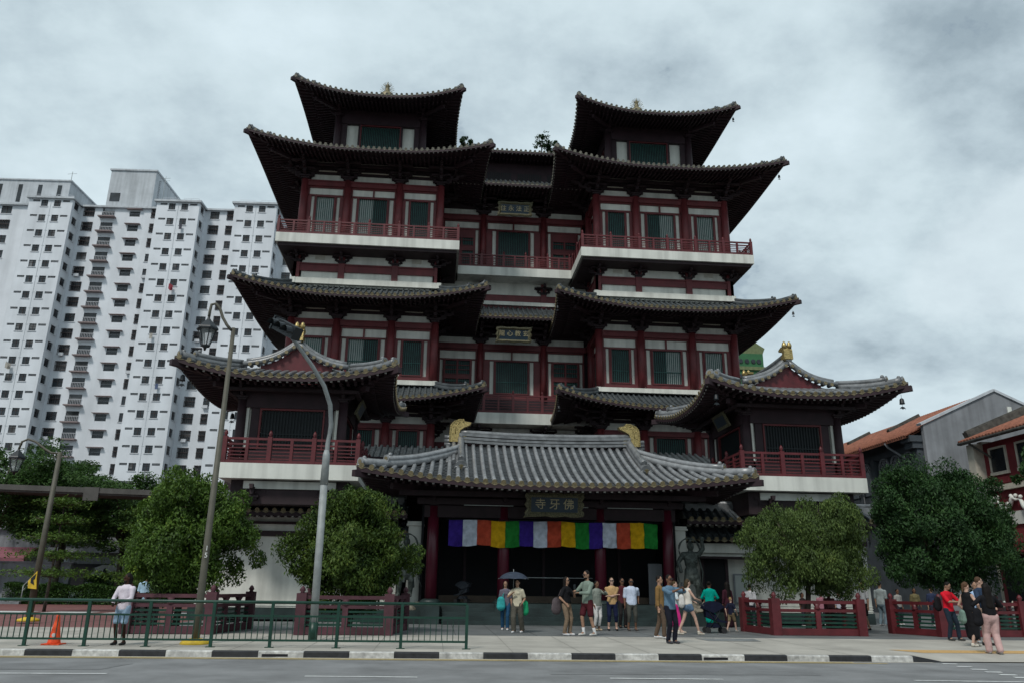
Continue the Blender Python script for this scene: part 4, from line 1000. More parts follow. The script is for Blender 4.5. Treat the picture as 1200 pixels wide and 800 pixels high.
# individual windows: the hundred that show largest are parts, the rest one part
def vis(wd):
    q = wd[0](((wd[1]+wd[2])/2, 0, wd[3])); v = q-Vector((0, 0, EYE)); d = v.dot(Fw); x = 600+v.dot(Rt)/d*FPX; y = 400-v.dot(Up)/d*FPX
    if x < 0 or x > 335 or y < 190 or y > 570 : return 0
    return (wd[2]-wd[1])*(wd[4]-wd[3])
HW['win'].sort(key=vis, reverse=True)
rest = MB()
for k, wd in enumerate(HW['win']):
    if k < 100: mb = MB(); mk_win(mb, *wd); mb.build('window', ['hwin', 'hframe', 'hgrill', 'curtain'], flat)
    elif vis(wd) > 0 or wd[3] > 8: mk_win(rest, *wd)
ro = rest.build('window', ['hwin', 'hframe', 'hgrill', 'curtain'], flat); ro['kind'] = 'stuff'
# clothes poles / air conditioners on a few windows
for s_, z in ((-63.2, 52.2), (-63.3, 38.3), (-41.5, 24.4), (-41.5, 41.1), (-38.8, 30.), (-51.9, 35.5), (-51.9, 52.2), (-63.2, 24.4), (-28.2, 46.6)): ac = MB(TH_(3)); ac.box(s_-.4, s_+.4, .1, .5, z-1.25, z-.75); ac.build('air_conditioner', 'hframe', flat)

lcol = [(.3, .06, .08), (.1, .13, .22), (.4, .38, .34), (.08, .08, .1), (.2, .26, .32)]
for k in range(8):
    s_, off = rw.choice([(-67.1, 0), (-69.3, 0), (-45.7, 0), (-47.8, 0), (-32.5, 0), (-63.2, 3), (-41.5, 3)]); z = FL[rw.randrange(1, 18)]-.8
    b = MB(TH_(off)); b.beam((s_-.2, .1, z), (s_+.1, 1.6, z+.05), .04, .04); b.build('laundry_pole', 'steel', flat)
    b = MB(TH_(off)); 
    for j in range(rw.randrange(1, 4)): b.box(s_-.25+.05*j, s_+.2, .4+.4*j, .44+.4*j, z-.9, z)
    b.build('laundry', cm('laundry%d' % (k % 5), lcol[k % 5]), flat)
# ---------------------------------------------------------------- green building behind, right
gp_ = thing('green_building', (36.8, 92, 0), 'distant green block with round windows seen past the temple', 'building')
b = MB(); b.box(35, 38.8, 90, 96, 0, 29.3); b.build('wall', 'bldg', gp_)
b = MB(); b.prism([(35, 29.3), (35.3, 30.4), (37.2, 31.2), (39.1, 30.0), (38.8, 29.3)], 90, 96, 'y'); b.box(34.8, 39, 89.8, 96.2, 27.2, 27.6); b.build('roof', 'bldy', gp_)
for x in (35.9, 36.7, 37.5, 38.2):
    for z in (28.3, 26.4): b = MB(); b.tube([(x, 89.9, z), (x, 89.97, z)], .28, 12, smooth=False); b.build('window', 'hwin', gp_)

# ---------------------------------------------------------------- shophouses on the right
def arch_window(root, X, y, z0, z1, w, m='shop'):
    """arched opening on a wall facing -X"""
    b = MB(); n = 10; pts = [(y-w/2, z0), (y+w/2, z0)]+[(y+w/2*math.cos(PI*k/n), z1+w/2*math.sin(PI*k/n)) for k in range(n+1)]
    b.prism(pts, X-.06, X-.02, 'x'); o = b.build('window', 'hwin', root)
    f = MB()
    arc = [(X-.08, y+w/2*1.1*math.cos(PI*k/n), z1+w/2*1.1*math.sin(PI*k/n)) for k in range(n+1)]; f.tube(arc, .08, 6)
    f.tube([(X-.08, y+w/2*1.1, z0), (X-.08, y+w/2*1.1, z1)], .08, 6); f.tube([(X-.08, y-w/2*1.1, z0), (X-.08, y-w/2*1.1, z1)], .08, 6)
    for k in (2, 4, 5, 6, 8): f.beam((X-.08, y, z1), (X-.08, y+w/2*math.cos(PI*k/n), z1+w/2*math.sin(PI*k/n)), .035, .035)
    f.beam((X-.08, y-w/2, z1), (X-.08, y+w/2, z1), .06, .06); f.build('window_frame', 'greywall', o)
def clay_roof(root, x0, x1, y0, y1, ze, zr_, name='roof'):
    """slope rising from the street eave at x0 to the ridge at x1; ribs of half-round clay tiles"""
    b = MB(); b.mi = 0; b.quad((x0, y0, ze), (x1, y0, zr_), (x1, y1, zr_), (x0, y1, ze)); b.quad((x0, y0, ze-.12), (x1, y0, zr_-.12), (x1, y1, zr_-.12), (x0, y1, ze-.12)); b.quad((x0, y0, ze-.12), (x0, y1, ze-.12), (x0, y1, ze), (x0, y0, ze))
    n = int((y1-y0)/.27)
    for k in range(n):
        y = y0+(k+.5)*(y1-y0)/n; b.tube([(x0-.06, y, ze+.03), ((x0+x1)/2, y, (ze+zr_)/2+.03), (x1, y, zr_+.03)], .075, 5)
    return b.build(name, 'clay', root)
def ridge_cap(root, x0, x1, y, ze, zr_, w_=.5, h=.45):
    b = MB(); b.beam((x0, y, ze+.1), (x1, y, zr_+.1), w_, h); b.beam((x0, y, ze+h*.7), (x1, y, zr_+h*.7), w_*.5, .2); return b.build('roof_parapet', 'ridgem', root)
X1 = 31.0; CAPS = ((71.5, 34.5), (63.5, 34.2), (56.3, 33.6))
sh = thing('shophouse', (X1+4, 53.5, 0), 'dark grey shophouse with arched windows under an orange clay tile roof', 'shophouse')
b = MB(); b.box(X1, X1+9, 48.8, 72, 0, 11.55); b.build('wall', 'shop', sh)
clay_roof(sh, 29.9, 36.2, 48.2, 72, 11.24, 14.3); b = MB(); b.quad((36.2, 48.2, 14.3), (41, 48.2, 12), (41, 72, 12), (36.2, 72, 14.3)); b.build('rear_roof', 'clay', sh)
for y, xs0 in CAPS: ridge_cap(sh, xs0, 36.2, y, 11.24+(xs0-29.9)*.486, 14.3, .35, .32)
for k, y in enumerate((49.9, 51.4, 52.9, 55.4, 57.2, 60, 62)):
    arch_window(sh, X1, y, 8.2, 9.9, 1.1)
cp = MB(); cp.box(X1-.9, X1+.5, 48.1, 49.2, 10.9, 11.3); cp.box(X1-.7, X1+.5, 48.2, 49.1, 10.5, 10.9); cp.box(X1-.4, X1+.5, 48.3, 49.0, 6, 10.5); cp.build('pilaster', 'shop', sh)
cp = MB(); cp.box(X1-.2, X1, 54., 54.5, 5, 10.6); cp.box(X1-.15, X1, 49., 66, 10.5, 10.9); cp.box(X1-.3, X1, 48.5, 66, 6.3, 6.6); cp.build('cornice', 'shop', sh)
cp = MB(); cp.tube([(X1-1.1, 50.7, 11.2), (X1-.9, 50.7, 10.9), (X1-.1, 49.2, 9.6), (X1-.1, 49.2, 5)], .09, 6); cp.tube([(X1-1.1, 57.5, 11.2), (X1-.3, 57.3, 10.4), (X1-.1, 56, 9.2), (X1-.1, 56, 5)], .09, 6); cp.build('downpipe', 'greywall', sh)
gb_ = thing('party_wall', (40, 47.9, 0), 'tall grey cement gable wall streaked with stains rising above the tiled roofs', 'gable wall')
b = MB(); P = [at(1080, 498, Y=48), at(1162, 459, Y=48), at(1235, 492, Y=48)]
b.prism([(P[0].x, 0), (P[0].x, P[0].z), (P[1].x, P[1].z), (P[2].x, P[2].z), (P[2].x, 0)], 47.85, 48.15, 'y'); b.build('wall', 'greywall', gb_)
b = MB(); b.beam((P[0].x-.2, 48, P[0].z+.05), (P[1].x, 48, P[1].z+.1), .5, .16); b.beam((P[1].x, 48, P[1].z+.1), (P[2].x, 48, P[2].z+.05), .5, .16); b.build('coping', 'hdb2', gb_)
b = MB(); p = at(1184, 485, Y=47.8); b.box(p.x-.14, p.x+.14, 47.78, 47.84, p.z-.45, p.z+.5); b.build('patch', 'slab', gb_)
X2 = 31.5
rs = thing('shophouse', (X2+4, 39, 0), 'maroon shophouse with pale framed windows and an orange clay tile roof', 'shophouse')
b = MB(); b.box(X2, X2+9, 30, 43.5, 0, 9.9); b.build('wall', 'shopred', rs)
b = MB(); b.box(X2+.1, X2+9, 43.5, 43.9, 0, 10.1); b.box(X2-.6, X2+.3, 43.3, 43.9, 7.5, 9.9); b.build('end_wall', 'cream', rs)
clay_roof(rs, X2-1., X2+7, 30, 44, 10.05, 13.2)
ridge_cap(rs, X2-.5, X2+7, 43.9, 10.4, 13.5, .4, .4)
b = MB(); b.box(X2-.95, X2-.85, 30, 44, 9.9, 10.02); b.tube([(X2-1, 30, 9.98), (X2-1, 44, 9.98)], .09, 6); b.tube([(X2-.9, 43.2, 9.9), (X2-.05, 42.6, 9.0)], .07, 6); b.build('gutter', 'ridgem', rs)
for y in (42.1, 39.9, 37.5, 35):
    b = MB(); b.box(X2-.04, X2-.01, y-.6, y+.6, 8.15, 9.45); wo = b.build('window', 'hwin', rs)
    b = MB(); 
    for q in ((y-.72, y-.6, 8.05, 9.55), (y+.6, y+.72, 8.05, 9.55)): b.box(X2-.09, X2-.0, *q)
    b.box(X2-.09, X2-.0, y-.6, y+.6, 9.45, 9.56); b.box(X2-.12, X2-.0, y-.75, y+.75, 7.98, 8.15); b.build('window_frame', 'cream', wo)
    b = MB()
    for k in range(4): b.box(X2-.06, X2-.045, y-.5+.26*k, y-.35+.26*k, 8.7, 9.2)
    b.build('reflection_shutter', 'blind', wo) if False else None
b = MB(); b.box(X2-.25, X2, 30, 43.5, 7.1, 7.3); b.box(X2-.15, X2, 30, 43.5, 7.3, 7.42); b.build('cornice', 'cream', rs)
b = MB(); [b.box(X2-.06, X2-.0, y-.6, y+.6, 7.5, 7.85) for y in (42.1, 39.9, 37.5)]; b.build('spandrel_panel', 'shopred', rs)
b = MB()
pth = [(X2-.2, 43.2-.12*k, 6.3+.28*math.sin(k*.45)+.1*math.sin(k*1.3)) for k in range(40)]; b.tube(pth, [.1+.05*math.sin(k*.9) for k in range(40)], 6)
for k in range(0, 40, 3): p = Vector(pth[k]); b.ball(p+Vector((0, 0, .22)), .12, .12, .12, 6, 4)
b.build('scroll_relief', 'slab', rs)
b = MB(); b.box(X2-.1, X2-.02, 30, 43, 5.2, 5.9); b.build('shop_sign', 'slab', rs)
b = MB(); b.box(X2-2.2, X2, 30, 43, 3.6, 3.75); b.build('awning', 'shopred', rs)

# ---------------------------------------------------------------- foliage
def leaf_mesh(name, pts, size, m, parent, droop=.5, aspect=.42, seed=1, norm=None):
    rs_ = np.random.RandomState(seed); n = len(pts); th = rs_.uniform(0, 2*PI, n); ph = rs_.normal(-droop, .45, n)
    d = np.stack([np.cos(th)*np.cos(ph), np.sin(th)*np.cos(ph), np.sin(ph)], 1)
    P0 = np.asarray(pts); oc = P0-P0.mean(0); oc /= np.linalg.norm(oc, axis=1)[:, None]+1e-9; r_ = rs_.normal(size=(n, 3))*.5+oc*.7+np.array([0, 0, .8]); s_ = np.cross(d, r_); s_ /= np.linalg.norm(s_, axis=1)[:, None]+1e-9
    up = np.cross(s_, d); sz = size*rs_.uniform(.65, 1.3, n)[:, None]
    P = np.asarray(pts); V = np.empty((n, 4, 3)); V[:, 0] = P-d*sz*.5; V[:, 1] = P+s_*sz*aspect*.5+up*sz*.06; V[:, 2] = P+d*sz*.5-np.array([0, 0, 1])*sz*.12; V[:, 3] = P-s_*sz*aspect*.5+up*sz*.06
    me = bpy.data.meshes.new(name); me.vertices.add(n*4); me.vertices.foreach_set('co', V.reshape(-1)); me.loops.add(n*4); me.loops.foreach_set('vertex_index', np.arange(n*4, dtype=np.int32))
    me.polygons.add(n); me.polygons.foreach_set('loop_start', np.arange(0, n*4, 4, dtype=np.int32)); me.polygons.foreach_set('loop_total', np.full(n, 4, dtype=np.int32)); me.update(); me.validate()
    me.materials.append(M[m]); return link(name, me, parent)
def crown_pts(c, rad, n, seed, lumps=60, shell=.55, flat=1., lr=.2):
    rs_ = np.random.RandomState(seed); c = np.array(c); rad = np.array(rad)
    u = rs_.normal(size=(lumps, 3)); u /= np.linalg.norm(u, axis=1)[:, None]
    bump = 1+.1*np.sin(u[:, 0]*5+seed)+.09*np.sin(u[:, 1]*7+2*seed)+.08*np.sin(u[:, 2]*6+seed)
    rr = rs_.uniform(shell, 1, lumps)**.6*bump*(1+.07*(rs_.uniform(size=lumps) > .82)); L_ = c+u*rad*rr[:, None]*.86
    k = rs_.randint(0, lumps, n); lrad = rs_.uniform(.7, 1.35, lumps)*lr*rad.mean()
    v = rs_.normal(size=(n, 3)); v /= np.linalg.norm(v, axis=1)[:, None]; q = rs_.uniform(.25, 1, n)**.5
    v[:, 2] = v[:, 2]*flat
    return L_[k]+v*(lrad[k]*q)[:, None]
def tree(name, base, c, rad, n, size, m, label, seed, cat='tree', group=None, lumps=60, trunk_r=.1, droop=.6, lr=.2, limbs=7, flat=1., aspect=.42, inner=True):
    t = thing(name, base, label, cat, group); rs_ = random.Random(seed)
    b = MB(); bx_, by_, bz_ = base; c = Vector(c)
    fork = Vector((bx_+(c.x-bx_)*.4, by_+(c.y-by_)*.4, max(bz_+.4, c.z-rad[2]*.75)))
    b.tube([(bx_, by_, bz_-.05), (bx_+.03, by_, bz_+(fork.z-bz_)*.5), fork], [trunk_r*1.25, trunk_r, trunk_r*.85], 8)
    for k in range(limbs):
        a = 2*PI*k/limbs+rs_.uniform(-.3, .3); e = c+Vector((math.cos(a)*rad[0]*rs_.uniform(.35, .75), math.sin(a)*rad[1]*rs_.uniform(.35, .75), rad[2]*rs_.uniform(-.2, .6)))
        md = fork.lerp(e, .5)+Vector((0, 0, .12*rad[2])); b.tube([fork, md, e], [trunk_r*.6, trunk_r*.4, trunk_r*.12], 6)
    b.build('trunk', 'bark', t)
    pts = crown_pts(c, rad, n, seed, lumps, lr=lr, flat=flat)
    if inner:
        rs2 = np.random.RandomState(seed+99); v = rs2.normal(size=(n//4, 3)); v /= np.linalg.norm(v, axis=1)[:, None]; v *= (rs2.uniform(0, 1, n//4)**.4*.72)[:, None]
        pts = np.vstack([pts, np.array(c)+v*np.array(rad)])
    pts = pts[pts[:, 2] > bz_+.55] if rad[2] < 4 else pts
    leaf_mesh('crown', pts, size, m, t, droop, aspect=aspect, seed=seed); return t
PG = 'clipped round trees in red fenced planters'
tree('planter_tree', (-7.6, 25.4, .2), (-7.5, 25.4, 2.85), (2.05, 1.6, 2.0), 44000, .115, 'leafA', 'bright green rounded tree behind the leaning brown lamp post', 3, group=PG, lumps=130, lr=.2)
tree('planter_tree', (-2.6, 25.6, .2), (-2.62, 25.5, 2.5), (2.2, 1.5, 1.95), 40000, .115, 'leafB', 'olive green rounded tree behind the grey signal pole', 8, group=PG, lumps=120, lr=.2)
tree('planter_tree', (-2.55, 25.4, .2), (-2.35, 25.5, 3.6), (1.45, 1.2, 1.15), 8000, .15, 'leafB', 'x', 9, lumps=40) if False else None
tree('planter_tree', (12.7, 27.6, .2), (13.0, 27.6, 3.15), (2.6, 1.6, 1.95), 42000, .095, 'leafC', 'grey-green fine leaved tree right of the side door', 12, group=PG, lumps=90, lr=.19, droop=.9)
tree('planter_tree', (18.2, 28.2, .2), (18.4, 28.1, 3.75), (2.75, 1.8, 2.75), 66000, .115, 'leafD', 'largest dark green tree beside the maroon shophouse', 17, group=PG, lumps=140, lr=.19)
# trees on the left, beyond the side road
FG = 'street trees before the apartment block'
far = [(-32.5, 63, 11.6, 5.2, 'broad dark tree cut by the left edge of the picture'), (-28.2, 64, 10.2, 4.4, 'dark tree behind the caution sign'), (-20.0, 66, 8.8, 4.0, 'spreading tree right of the far lamp post'), (-24.5, 66, 9.6, 5.0, 'dark spreading tree left of the leftmost planter tree'), (-31.5, 72, 11.0, 5.2, 'tall spreading tree behind the far street lamp'), (-22.5, 70, 9.2, 4.6, 'spreading tree below the balcony column of the block'), (-16.6, 62, 7.6, 4.0, 'spreading tree reaching behind the leftmost planter tree'), (-36, 80, 12.0, 6., 'tall dark tree farthest left'), (-12.5, 66, 7.2, 3.6, 'small spreading tree next to the temple wall')]
for k, (x, y, h, r_, lab) in enumerate(far):
    tree('street_tree', (x, y, 0), (x, y, h*.72), (r_, r_*.8, h*.36), 14000, .27, 'leafE', lab, 30+k, group=FG, lumps=60, trunk_r=.22, droop=.2, lr=.22, flat=.55)
young = [(-21.0, 47, 5.8, 2.6), (-17.3, 50, 5.6, 2.4), (-15.2, 46, 4.9, 2.0)]
for k, (x, y, h, r_) in enumerate(young):
    t = thing('young_tree', (x, y, 0), ['tiered young tree in front of the white van', 'tiered young tree left of the planter fence', 'slim tiered young tree beside the planter tree'][k], 'tree', 'young tiered trees by the side road')
    b = MB(); b.tube([(x, y, 0), (x+.1, y, h)], [.09, .03], 6); pts = []
    rs_ = np.random.RandomState(50+k)
    for j, z in enumerate(np.linspace(h*.35, h, 5)):
        rr = r_*(1-.13*j); q = rs_.normal(size=(1100, 3))*np.array([rr*.45, rr*.4, .13]); q += np.array([x, y, z]); pts.append(q)
        for i in range(5): a = rs_.uniform(0, 2*PI); b.tube([(x+.05, y, z-.25), (x+math.cos(a)*rr*.8, y+math.sin(a)*rr*.8, z+.05)], [.035, .012], 5)
    b.build('trunk', 'bark', t); leaf_mesh('crown', np.vstack(pts), .17, 'leafA', t, .1, seed=60+k)
# roof garden trees on the temple top, and an overhanging branch tree at the right edge
for x, y, z, r_, lab in ((7.1, 56, 35.5, .85, 'small rooftop tree above the centre roof'), (8.1, 56, 35.2, .6, 'low rooftop shrub beside the right tower'), (.9, 56, 35.3, .55, 'tiny rooftop shrub beside the left tower')):
    t = thing('rooftop_tree', (x, y, z-1.2), lab, 'tree', 'plants on the temple roof'); b = MB(); b.tube([(x, y, z-2.2), (x, y, z+.3)], .05, 6)
    b.build('trunk', 'bark', t); leaf_mesh('crown', crown_pts((x, y, z+r_*.6), (r_, r_, r_*.8), 700, int(x*7)+90, 14, lr=.35), .2, 'leafD', t, .3, seed=int(x*3)+40)
tree('street_tree', (27.4, 33.5, .2), (27.5, 33.5, 6.9), (1.7, 1.8, 1.3), 7000, .18, 'leafD', 'dark tree at the right edge in front of the maroon shophouse', 77, lumps=50, trunk_r=.18, lr=.2)
# hedges and walls on the far left
def hedge(x0, x1, y0, y1, z1, n, m, lab, seed):
    rs_ = np.random.RandomState(seed); q = rs_.uniform(size=(n, 3)); k = rs_.randint(0, 3, n); 
    q[k == 0, 2] = rs_.uniform(.8, 1.05, (k == 0).sum()); q[k == 1, 1] = rs_.uniform(-.03, .15, (k == 1).sum())
    P = np.array([x0, y0, 0])+q*np.array([x1-x0, y1-y0, z1]); P[:, 2] += .12*np.sin(P[:, 0]*2.2)
    o = leaf_mesh('hedge', P, .17, m, None, .2, seed=seed); tag(o, lab, 'hedge', 'hedges beside the side road')
hedge(-31, -15.5, 62.5, 64, 1.35, 22000, 'leafE', 'long clipped hedge along the far side of the red road', 5)
hedge(-27, -19, 66, 67.5, 2.1, 14000, 'leafE', 'taller hedge in front of the parked cars', 6)
rt = MB(); rt.box(-40, -27.5, 64.6, 65, 0, 2.9); rt.box(-40, -27.3, 64.5, 65.1, 2.9, 3.0); tag(rt.build('retaining_wall', 'greywall'), 'low pale grey wall at the left edge with a stair rail', 'wall')
rt = thing('stair', (-29.5, 62.5, 0), 'short concrete stair with metal handrails beside the low grey wall', 'stair')
b = MB(); [b.box(-31.5+.0*k, -29.6, 62.2+.3*k, 64.5, .18*k, .18*(k+1)) for k in range(7)]; b.build('steps', 'greywall', rt)
b = MB(); [b.tube([(-29.5-.0, 62.2, .9+d), (-29.5, 64.4, 2.2+d)], .04, 6) for d in (0, .35)]; [b.tube([(-29.5, 62.2+k, .1+.55*k), (-29.5, 62.2+k, 1.25+.6*k)], .04, 6) for k in (0, 1, 2)]; b.build('handrail', 'steel', rt)
sp = thing('shop_building', (-42, 78, 0), 'low shop with a pink awning half hidden by trees at the left edge', 'shop')
b = MB(); b.box(-60, -26, 80, 88, 0, 6.5); b.build('wall', 'greywall', sp)
b = MB(); b.box(-60, -26, 79.9, 79.99, .3, 3.2); b.build('shopfront', 'dark', sp)
b = MB(); b.prism([(79.9, 4.6), (77.6, 3.6), (77.6, 3.2), (79.9, 4.4)], -46, -37.2, 'x'); b.build('awning', 'pinka', sp)
b = MB(); b.box(-36, -26, 79, 79.9, 4.2, 4.6); b.box(-60, -26, 79.6, 79.9, 6.2, 6.6); b.build('canopy', 'greywall', sp)
sp2 = thing('linkway', (-17, 70, 0), 'long low covered walkway behind the cars', 'walkway')
b = MB(); b.box(-32, -10, 69, 72, 3.6, 3.85); b.build('roof', 'conc', sp2)
for x in (-30, -26, -22, -18, -14): b = MB(); b.box(x-.15, x+.15, 69.4, 69.7, 0, 3.6); b.build('post', 'hdb', sp2)
# overhead footbridge
fb = thing('footbridge', (-24, 58, 0), 'grey concrete overhead footbridge crossing behind the left trees', 'bridge')
p0 = at(-60, 566, Y=60); p1 = at(200, 577, Y=60); b = MB(); b.beam((p0.x, 60, p0.z-.35), (p1.x+2, 60, p1.z-.35), 2.4, .3); b.beam((p0.x, 58.75, p0.z-.2), (p1.x+2, 58.75, p1.z-.2), .2, .36); b.build('deck', 'conc', fb)
for x in (-36.6, -19.9): b = MB(); b.box(x-.35, x+.35, 59.6, 60.4, 0, 7.45); b.build('pier', 'conc', fb)
b = MB(); a = at(98, 575, Y=58.6); c = at(114, 586, Y=58.6); b.box(a.x, c.x, 58.6, 58.75, c.z, a.z+.3); b.build('sign_panel', 'conc', fb)

# ---------------------------------------------------------------- street lamps, signal
def tube_part(root, name, path, r, m, n=10, **k):
    b = MB(); b.tube(path, r, n, **k); return b.build(name, m, root)
def lantern(root, x, y, z, s=1.):
    """six-sided lantern hanging from its cap, z = top of the cap"""
    b = MB(); b.lathe((x, y, z), [(.03*s, .22*s), (.05*s, .1*s), (.09*s, .04*s), (.16*s, -.03*s), (.34*s, -.22*s), (.36*s, -.26*s), (.36*s, -.3*s)], 6, smooth=False); cap = b.build('lantern_cap', 'black', root)
    b = MB()
    for k in range(6):
        a = PI*k/3; c_, s_ = math.cos(a), math.sin(a); b.beam((x+c_*.3*s, y+s_*.3*s, z-.3*s), (x+c_*.14*s, y+s_*.14*s, z-.82*s), .03*s, .03*s)
    b.lathe((x, y, z), [(.16*s, -.82*s), (.16*s, -.86*s), (.06*s, -.9*s), (.03*s, -1.0*s)], 6); b.build('lantern_cage', 'black', cap)
    b = MB(); b.lathe((x, y, z), [(.26*s, -.3*s), (.12*s, -.82*s)], 6, smooth=False); b.build('lantern_glass', 'lampg', cap)
l1 = thing('street_lamp', (-5.8, 21.14, .14), 'tall brown lamp post with a curled arm and lantern on a yellow base', 'street lamp', 'lantern street lamps')
a = at(272, 386, Y=21.1)
tube_part(l1, 'post', [(-5.8, 21.14, .14), (-5.8, 21.14, 1.2), (-5.8, 21.14, 8.22)], [.1, .093, .055], 'pole', 12)
q = [at(271, 387, Y=21.1), at(266, 381, Y=21.1), at(261, 372, Y=21.1), at(258, 362, Y=21.1), at(253, 356, Y=21.1), at(248, 357, Y=21.1), at(246, 365, Y=21.1), at(245, 371, Y=21.1)]
tube_part(l1, 'curled_arm', q, .04, 'pole', 8); lantern(l1, q[-1].x, q[-1].y, q[-1].z-.14, .82)
b = MB(); b.lathe((-5.8, 21.14, .13), [(.36, 0), (.35, .06), (.3, .11), (.13, .15)], 16, smooth=True); b.build('plinth', 'yellow', l1)
me = text_mesh('1\n5', .17, 'whitep', .003); p = at(246, 646, Y=21.0)
place_mesh('number', me, l1, Matrix.Translation((-5.765, 21.14-.112, p.z)) @ Matrix.Rotation(PI/2, 4, 'X'))
l2 = thing('street_lamp', (-15.7, 34, .1), 'more distant lantern lamp post with a yellow caution sign, left of the tree', 'street lamp', 'lantern street lamps')
tube_part(l2, 'post', [(-15.7, 34, .1), (-15.66, 34, 6.65)], [.13, .085], 'pole', 12)
q = [at(*uv, Y=34) for uv in ((71, 531), (60, 530), (52, 525), (42, 517), (33, 514), (26, 517), (22, 526))]
tube_part(l2, 'curled_arm', q, .045, 'pole', 8); lantern(l2, q[-1].x, q[-1].y, q[-1].z-.1, .95)
b = MB(); b.lathe((-15.7, 34, .08), [(.42, 0), (.4, .08), (.16, .16)], 14); b.build('plinth', 'yellow', l2)
b = MB(); p = at(39, 679, Y=33.8); b.prism([(p.x+.2*x, p.z+.34*z) for x, z in ((.5, 1), (.6, .1), (.9, -1), (-.7, -.9), (-.9, -.1))], 33.78, 33.82, 'y'); sg = b.build('caution_sign', 'yellow', l2)
b = MB(); b.prism([(p.x+.13*x, p.z+.24*z) for x, z in ((.6, 1), (.5, .2), (.1, 0), (.6, -.8), (-.6, -.4), (-.6, .3))], 33.765, 33.779, 'y'); b.build('sign_mark', 'black', sg)
ts = thing('traffic_signal', (-3.17, 22.34, .14), 'galvanised signal pole bending over the road with a black traffic light at its tip', 'traffic light')
tube_part(ts, 'post', [(-3.17, 22.34, .14), (-3.2, 22.34, 4.35)], [.105, .098], 'steel', 12)
tube_part(ts, 'collar', [(-3.17, 22.34, .14), (-3.17, 22.34, .62)], .12, 'railg', 12)
tube_part(ts, 'sleeve', [(-3.2, 22.34, 4.2), (-3.2, 22.34, 5.0), (-3.2, 22.34, 5.15)], [.112, .1, .07], 'steel', 12)
yy = [22.34, 22.34, 22.3, 22.2, 22., 21.7, 21.4, 21.2]
uv = [(376, 562), (384, 520), (388, 498), (387, 474), (380, 452), (367, 430), (350, 406), (342, 396)]
q = [at(u, v, Y=y) for (u, v), y in zip(uv, yy)]; q[0].x = -3.2
tube_part(ts, 'curved_arm', q, [.07, .066, .066, .064, .062, .058, .052, .05], 'steel', 10)
hp = q[-1]+Vector((-.12, -.1, .22)); Mh = Matrix.Translation(hp) @ Matrix.Rotation(R(-38), 4, 'Z') @ Matrix.Rotation(R(28), 4, 'Y')
Th = lambda p: Mh @ Vector(p)
b = MB(Th); b.box(-.45, .5, -.17, .12, -.17, .17); b.box(-.5, -.45, -.2, .16, -.2, .2); hd_ = b.build('signal_head', 'black', ts)
for k in range(3):
    b = MB(Th); x = -.28+.32*k
    n = 8
    for j in range(n):
        a0, a1 = PI*(-.1+1.2*j/n), PI*(-.1+1.2*(j+1)/n)
        b.quad((x+.14*math.cos(a0), -.17, .0+.14*math.sin(a0)), (x+.14*math.cos(a1), -.17, .14*math.sin(a1)), (x+.14*math.cos(a1), -.4, .14*math.sin(a1)-.02), (x+.14*math.cos(a0), -.4, .14*math.sin(a0)-.02))
    b.tube([(x, -.165, 0), (x, -.18, 0)], .12, 12, smooth=False); b.build('visor', 'black', hd_)
b = MB(Th); b.box(-.56, -.5, -.08, .06, -.05, .07); b.build('plate', 'whitep', hd_)

# ---------------------------------------------------------------- green pedestrian railing
posts = [at(u, v, Z=.135) for u, v in ((-150, 756.5), (-60, 757), (18, 757.5), (93, 757.5), (167, 758), (244, 758.5), (314, 759), (393, 759.5), (469, 760), (546, 760))]
gr = thing('railing', (posts[5].x, posts[5].y, .13), 'green metal pedestrian railing along the kerb on the left', 'railing')
ry = lambda x: kerbY(x)+.95
xs_ = [p.x for p in posts]
for x in xs_:
    b = MB(); b.box(x-.035, x+.035, ry(x)-.03, ry(x)+.03, .14, 1.14); b.box(x-.1, x+.1, ry(x)-.07, ry(x)+.07, .14, .155); b.build('post', 'railg', gr)
b = MB(); b.tube([(xs_[0], ry(xs_[0]), 1.15), (xs_[-1], ry(xs_[-1]), 1.15)], .035, 8); b.build('top_rail', 'railg', gr)
b = MB()
for z in (.3, .84): b.beam((xs_[0], ry(xs_[0]), z), (xs_[-1], ry(xs_[-1]), z), .035, .045)
n = int((xs_[-1]-xs_[0])/.135)
for k in range(n):
    x = xs_[0]+.07+k*.135; b.box(x-.009, x+.009, ry(x)-.009, ry(x)+.009, .3, .84)
b.build('infill_bars', 'railg', gr)
# traffic cone
p = at(55, 756, Z=.14); cn = thing('traffic_cone', (p.x, ry(p.x)+.35, .14), 'orange traffic cone standing behind the green railing', 'traffic cone'); Tl = local(cn)
b = MB(Tl); b.lathe((0, 0, .03), [(.15, 0), (.14, .03), (.075, .4), (.04, .62), (.035, .64)], 18); b.build('cone_body', 'orange', cn)
b = MB(Tl); b.box(-.2, .2, -.2, .2, 0, .035); b.build('base', 'orange', cn)
b = MB(Tl); b.tube([(.02, -.118, .22), (.02, -.122, .22)], .045, 10, smooth=False); b.build('emblem', 'whitep', cn)

